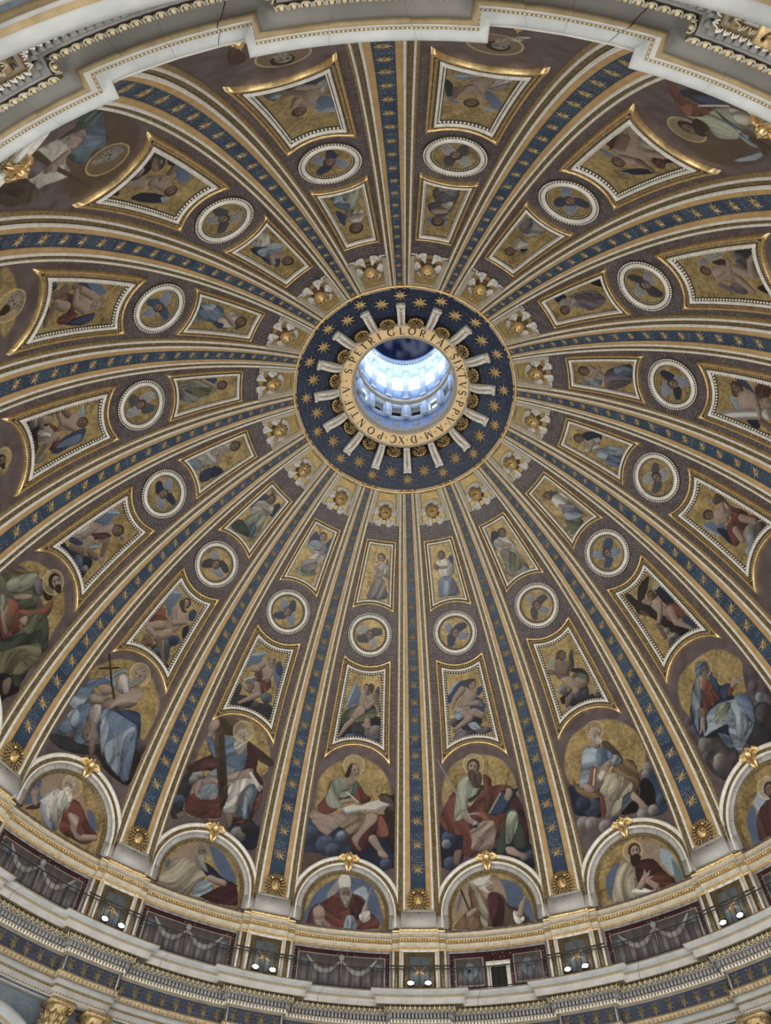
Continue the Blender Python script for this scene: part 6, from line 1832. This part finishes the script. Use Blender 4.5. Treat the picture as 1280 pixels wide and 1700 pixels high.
CMI=[0,1,1,1,0,0,0,0,1,1,0,0,0,1,1,0]
def corns(name,dr,k0,k1,n=8,wall=None):
    sec=corn(dr); ks=np.linspace(k0,k1,n); a_=np.radians(22.5)*ks; V=np.stack([np.stack([-r*np.sin(a_),-r*np.cos(a_),z+0*a_],-1) for r,z in sec],1)
    F=gridF(n,len(sec)); MI=np.tile(CMI,n-1)
    b=[V.reshape(-1,3)]; 
    # end cheeks reach back to the wall
    me=multimesh(name,np.concatenate(b),F,MI,[M['cream'],M['gold']]); return rebase(me,BA)
def cheek(kk,dr0,dr1):
    s0=corn(dr0); s1=corn(dr1); a_=np.radians(22.5)*kk; V=[];
    for (r,z),(r1,z1) in zip(s0,s1): V+=[(-r*math.sin(a_),-r*math.cos(a_),z),(-r1*math.sin(a_),-r1*math.cos(a_),z1)]
    return rebase(multimesh('return_moulding',np.array(V),gridF(len(s0),2),CMI,[M['cream'],M['gold']]),BA)
PC=corns('pier_cornice',0,-KP,KP,7); SC1=corns('side_cornice',.12,-KI,-KP,4); SC2=corns('side_cornice',.12,KP,KI,4); BC=corns('bay_cornice',.26,KI-.5,.5-KI,13)
CH=[cheek(-KP,0,.12),cheek(KP,0,.12),cheek(-KI,.12,.26),cheek(KI,.12,.26)]
def bead(name,r,z,k0,k1,pitch,sz,ma):
    b=MB(); n=max(1,int(abs(k1-k0)*.3927*r/pitch))
    for i in range(n):
        a_=np.radians(22.5)*(k0+(k1-k0)*(i+.5)/n); ell(b,(-r*math.sin(a_),-r*math.cos(a_),z),sz,sz,sz,6,4)
    return rebase(b.mesh(name,ma,True),BA)
BD=[bead('bead_row',19.56,19.57,-KP,KP,.11,.035,M['gold']),bead('bead_row',19.62,18.67,-KP,KP,.12,.04,M['gold']),bead('leaf_row',19.42,18.96,-KP,KP,.14,.05,M['gold'])]
BD2=[bead('bead_row',19.56+.26,19.57,KI-.5,.5-KI,.11,.035,M['gold']),bead('bead_row',19.62+.26,18.67,KI-.5,.5-KI,.12,.04,M['gold']),bead('leaf_row',19.42+.26,18.96,KI-.5,.5-KI,.14,.05,M['gold'])]
def wbox(b,x0,x1,r0,r1,z0,z1):
    n=max(1,int(math.ceil((x1-x0)/.55)))
    for i in range(n): box(b,x0+(x1-x0)*i/n,x0+(x1-x0)*(i+1)/n,r0,r1,z0,z1,lambda x,r,z:cy(x,r,z))
def wm(fn,name,ma):
    b=MB(); fn(b); return rebase(b.mesh(name,ma),BA)
PF=[('gold_mosaic_field',wm(lambda b:wbox(b,-.80,.80,19.69,19.73,16.43,18.60),'gold_mosaic_field',M['brown'])),
 ('marble_border',wm(lambda b:[wbox(b,*q,19.62,19.73,*z) for q,z in (((-.90,-.78),(16.43,18.6)),((.78,.90),(16.43,18.6)),((-.90,.90),(18.50,18.6)))],'marble_border',M['marble'])),
 ('blue_square',wm(lambda b:wbox(b,-.50,.50,19.66,19.70,16.95,18.28),'blue_square',M['teal']))]
PST=starmesh(.42,0,17.62,0,BA,.25,0,lambda x,z,h:cy(x,19.66-h*.6,z),6)
PSd=[('side_strip',wm(lambda b:wbox(b,x0,x1,19.79,19.84,16.43,18.6),'side_strip',M['brown'])) for x0,x1 in ((-1.26,-1.02),(1.02,1.26))]+[('marble_border',wm(lambda b:wbox(b,x0,x1,19.74,19.86,16.43,18.6),'marble_border',M['marble'])) for x0,x1 in ((-1.35,-1.25),(1.25,1.35))]
def bay(kind):
    L=[]
    L.append(('grey_border',wm(lambda b:[wbox(b,*q,19.90,19.99,*z) for q,z in (((-2.54,-2.40),(16.43,18.62)),((2.40,2.54),(16.43,18.62)),((-2.54,2.54),(18.5,18.62)))],'grey_border',M['stonegrey'])))
    L.append(('red_border',wm(lambda b:wbox(b,-2.40,2.40,19.93,19.98,16.43,18.50),'red_border',M['red'])))
    if kind=='swag':
        L.append(('panel_edge',wm(lambda b:wbox(b,-2.20,2.20,19.90,19.95,16.7,18.28),'panel_edge',M['stone'])))
        L.append(('inner_panel',wm(lambda b:wbox(b,-2.14,2.14,19.87,19.91,16.75,18.22),'inner_panel',M['relief'])))
        b=MB()
        for sx in (-1,1): 
            pts=[cy(sx*x,19.84,18.02-.62*math.sin(PI*x/1.75)+.1*(x/1.75)) for x in np.linspace(.05,1.75,12)]; tube(b,pts,[.045+.10*math.sin(PI*i/11) for i in range(12)],6)
        tube(b,[cy(0,19.84,18.1),cy(0,19.84,17.2)],[.05,.02],6)
        L.append(('garland',rebase(b.mesh('garland',M['stonegrey'],True),BA)))
        b=MB(); ell(b,cy(0,19.85,18.15),.16,.10,.16,10,6); L.append(('scallop_boss',rebase(b.mesh('scallop_boss',M['stonegrey'],True),BA)))
        [L.append(('corner_plaque',wm(lambda b:wbox(b,sx*1.86-.2,sx*1.86+.2,19.85,19.88,17.7,18.0),'corner_plaque',M['teal']))) for sx in (-1,1)]
    else:
        for sx in (-1,1):
            c=sx*1.45+.02
            L.append(('panel_edge',wm(lambda b:wbox(b,c-.72,c+.72,19.90,19.95,16.95,18.25),'panel_edge',M['stone'])))
            L.append(('inner_panel',wm(lambda b:wbox(b,c-.66,c+.66,19.87,19.91,17.0,18.20),'inner_panel',M['relief'])))
            b=MB(); ell(b,cy(c,19.87,17.6),.50,.03,.30,14,6); ell(b,cy(c,19.87,17.6),.34,.03,.42,14,6); L.append(('blue_cartouche',rebase(b.mesh('blue_cartouche',M['teal'],True),BA)))
        L.append(('door_surround',wm(lambda b:[wbox(b,*q,19.80,19.98,*z) for q,z in (((-.58,-.38),(16.43,17.95)),((.38,.58),(16.43,17.95)),((-.60,.60),(17.76,17.98)))],'door_surround',M['marble'])))
        L.append(('door_leaf',wm(lambda b:wbox(b,-.34,.34,19.90,19.95,16.43,17.78),'door_leaf',M['dark'])))
    return L
BAY={'swag':bay('swag'),'door':bay('door')}
for k in range(-7,9):
    t=thing('attic_pier',BA,k,'gallery pier with gold star on blue square, %s'%DIRS[k],'wall panel','attic piers of the gallery',None)
    ob('pier_cornice',PC,t); ob('side_cornice',SC1,t); ob('side_cornice',SC2,t)
    for me in CH: ob('return_moulding',me,t)
    for me in BD: ob(me.name.split('.')[0],me,t)['kind']='stuff'
    for nm,me in PF+PSd: ob(nm,me,t)
    ob('star',PST,t)
for k in SEGS:
    kd='door' if k in (.5,4.5,-4.5,-7.5) else 'swag'
    t=thing('attic_bay',BA,k,('gallery bay with small dark door between cartouches, %s' if kd=='door' else 'gallery bay with garland relief in red border, %s')%POS[k],'wall panel','attic bays of the gallery',None)
    ob('bay_cornice',BC,t)
    for me in BD2: ob(me.name.split('.')[0],me,t)['kind']='stuff'
    for nm,me in BAY[kd]: ob(nm,me,t)
# ---------------- railing and floodlights
BR=(0,-19.25,16.45)
post=MB(); tube(post,[(0,-19.25,16.44),(0,-19.25,17.50)],[.016,.016],6); PO=rebase(post.mesh('post',M['iron']),BR)
def rail(z,r,k0,k1,t_=.022):
    b=MB(); a_=np.radians(22.5)*np.linspace(k0,k1,10); tube(b,[(-r*math.sin(x),-r*math.cos(x),z) for x in a_],[t_]*10,6); return rebase(b.mesh('rail',M['iron']),BR)
RT=rail(17.50,19.25,-.5,.5,.026); RB=rail(16.60,19.25,-.5,.5); RG=rail(17.62,19.20,-.20,.20,.035)
fb=MB(); 
def lampmeshes(sx):
    b=MB(); wbox(b,sx*.42-.17,sx*.42+.17,19.16,19.24,16.72,16.98); 
    h=rebase(b.mesh('housing',M['iron']),BR)
    b=MB(); ell(b,cy(sx*.42,19.15,16.85),.145,.035,.085,14,8); g=rebase(b.mesh('lit_panel',M['lamp']),BR)
    b=MB(); wbox(b,sx*.42-.02,sx*.42+.02,19.2,19.23,16.44,16.72); q=rebase(b.mesh('bracket',M['iron']),BR)
    return h,g,q
LMH=[lampmeshes(1),lampmeshes(-1)]
for k in range(-7,9):
    t=thing('iron_railing',BR,k,'dark iron railing section at %s'%DIRS[k],'railing','gallery railing sections')
    ob('rail',RT,t); ob('rail',RB,t); ob('rail',RG,t)
    for i in range(29):
        kk=(i-14)/29.0; a_=zrot(kk); o=ob('post',PO,t)
        # rotate about the dome axis: offset relative to the section base
        bx,by=0-0,-19.25; o.location=(-19.25*math.sin(rad(22.5)*kk)-0,-19.25*math.cos(rad(22.5)*kk)+19.25,0); o.rotation_euler=(0,0,a_)
    for sx,(h,g,q) in zip(('right','left'),LMH):
        t=thing('floodlight',BR,k,'lit %s-hand floodlight of the ledge pair at %s'%(sx,DIRS[k]),'lamp','gallery floodlights')
        ob('housing',h,t); ob('lit_panel',g,t); ob('bracket',q,t)
# ---------------- drum wall, columns, window heads
aa=np.linspace(0,2*PI,160,endpoint=False)
dw=ob('wall_drum',nmesh('wall_drum',np.stack([np.stack([r*np.cos(aa),r*np.sin(aa),z+0*aa],-1) for r,z in ((20.0,13.7),(20.35,13.6),(20.35,4.0))],1).reshape(-1,3),gridF(160,3,True),M['drum'] if 'drum' in M else M['teal'])); dw['kind']='structure'
BCp=(0,-19.5,13.0)
def capital(x0):
    parts=[]; R_=19.93
    P=lambda x,d,z:cy(x0+x,R_-d,z)
    b=MB()
    for z,rr in ((12.4,.36),(12.9,.37),(13.2,.44),(13.34,.52)): pass
    a_=np.linspace(0,2*PI,18,endpoint=False); V=np.stack([P(rr*np.cos(a_),rr*np.sin(a_),z) for z,rr in ((12.35,.37),(12.8,.37),(13.15,.42),(13.36,.50))],1); b.add(V.reshape(-1,3),gridF(18,4,True))
    parts.append(('bell',rebase(b.mesh('bell',M['bronze'],True),BCp)))
    b=MB(); box(b,-.58,.58,-.58,.58,13.38,13.50,lambda x,d,z:P(x,d,z)); box(b,-.52,.52,-.52,.52,13.50,13.58,lambda x,d,z:P(x,d,z)); parts.append(('abacus',rebase(b.mesh('abacus',M['bronze']),BCp)))
    for tier,(z0_,h_,n__,o_) in enumerate(((12.38,.42,8,0),(12.62,.50,8,PI/8))):
        for i in range(n__):
            q=2*PI*i/n__+o_; b=MB(); c_,s_=math.cos(q),math.sin(q)
            for dv,wd in ((0,.085),(-.22,.05),(.22,.05)):
                pts=[P((.38+e_)*math.cos(q+dv),(.38+e_)*math.sin(q+dv),z0_+zz) for e_,zz in ((0,0),(.03,h_*.5),(.07,h_*.85),(.17,h_*(1.0 if dv==0 else .85)),(.20,h_*.84))]; tube(b,pts,[wd,wd,wd,wd*.8,.02],5)
            parts.append(('acanthus_leaf',rebase(b.mesh('acanthus_leaf',M['bronze'],True),BCp)))
    for i in range(4):
        q=PI/4+PI/2*i; b=MB(); c_,s_=math.cos(q),math.sin(q); tt=np.linspace(0,3.6*PI,22); pts=[P((.62+(.13-.008*j)*math.cos(t_)*.9)*c_,(.62+(.13-.008*j)*math.cos(t_)*.9)*s_,13.25+(.13-.006*j)*math.sin(t_)) for j,t_ in enumerate(tt) if .13-.008*j>0]; tube(b,pts,[.035]*len(pts),6)
        parts.append(('volute',rebase(b.mesh('volute',M['bronze'],True),BCp)))
    b=MB(); a_=np.linspace(0,2*PI,24,endpoint=False); V=np.stack([P(rr*np.cos(a_),rr*np.sin(a_),z) for z,rr in ((5.,.42),(12.2,.38),(12.25,.43),(12.35,.43),(12.36,.37))],1); b.add(V.reshape(-1,3),gridF(24,5,True)); parts.append(('shaft',rebase(b.mesh('shaft',M['stone'],True),BCp)))
    return parts
CP=[capital(-.82),capital(.82)]
for k in (-3,-2,-1,0,1,2,3,7,-7,8,6,-6):
    for sd,pt in zip(('left','right'),CP):
        t=thing('drum_column',BCp,k,'drum column with gilded capital, %s of its pair, %s'%(sd,DIRS[k]),'column','paired columns of the drum')
        for nm,me in pt: ob(nm,me,t)
# window heads: segmental over -2.5, 1.5...; straight over the near bays
BW=(0,-19.7,12.5)
PSEC=[(20.3,.55),(19.55,.52),(19.50,.44),(19.50,.38),(19.55,.28),(19.66,.18),(19.70,.16),(19.72,.10),(19.79,.10),(19.80,.04),(19.84,.03),(19.85,.08),(19.95,.08),(19.97,-.02),(20.3,-.04)]
PMI=[0,0,0,0,0,0,1,1,2,2,1,1,3,3]
def pedi(seg):
    n=25; X=np.linspace(-2.4,2.4,n); V=[]
    for x in X:
        zb=12.32 if not seg else 12.32-(3.6-math.sqrt(3.6**2-x*x))*.75
        V.append([cy(x,r,zb+dz) for r,dz in PSEC])
    return rebase(multimesh('hood_moulding',np.array(V).reshape(-1,3),gridF(n,len(PSEC)),np.tile(PMI,n-1),[M['hood'],M['tan'],M['stonegrey'],M['teal']]),BW)
PD={0:pedi(False),1:pedi(True)}
b=MB(); wbox(b,-1.55,-1.25,19.95,20.4,6.2,11.9); wbox(b,1.25,1.55,19.95,20.4,6.2,11.9); wbox(b,-1.55,1.55,19.95,20.4,11.6,11.95); wbox(b,-1.7,1.7,19.8,20.4,5.9,6.2)
WF=rebase(b.mesh('window_frame',M['stone']),BW)
b=MB(); wbox(b,-1.25,1.25,20.30,20.33,6.2,11.6); WPN=rebase(b.mesh('window_pane',M['skydrum'] if 'skydrum' in M else M['sky']),BW)
for i,k in enumerate(SEGS):
    t=thing('window_%d'%(i+17),BW,k,None,None,None,'structure'); seg=0 if k in (7.5,-7.5,5.5,-5.5,-3.5,3.5,-.5,) else 1
    ob('hood_moulding',PD[seg],t); ob('window_frame',WF,t); ob('window_pane',WPN,t)
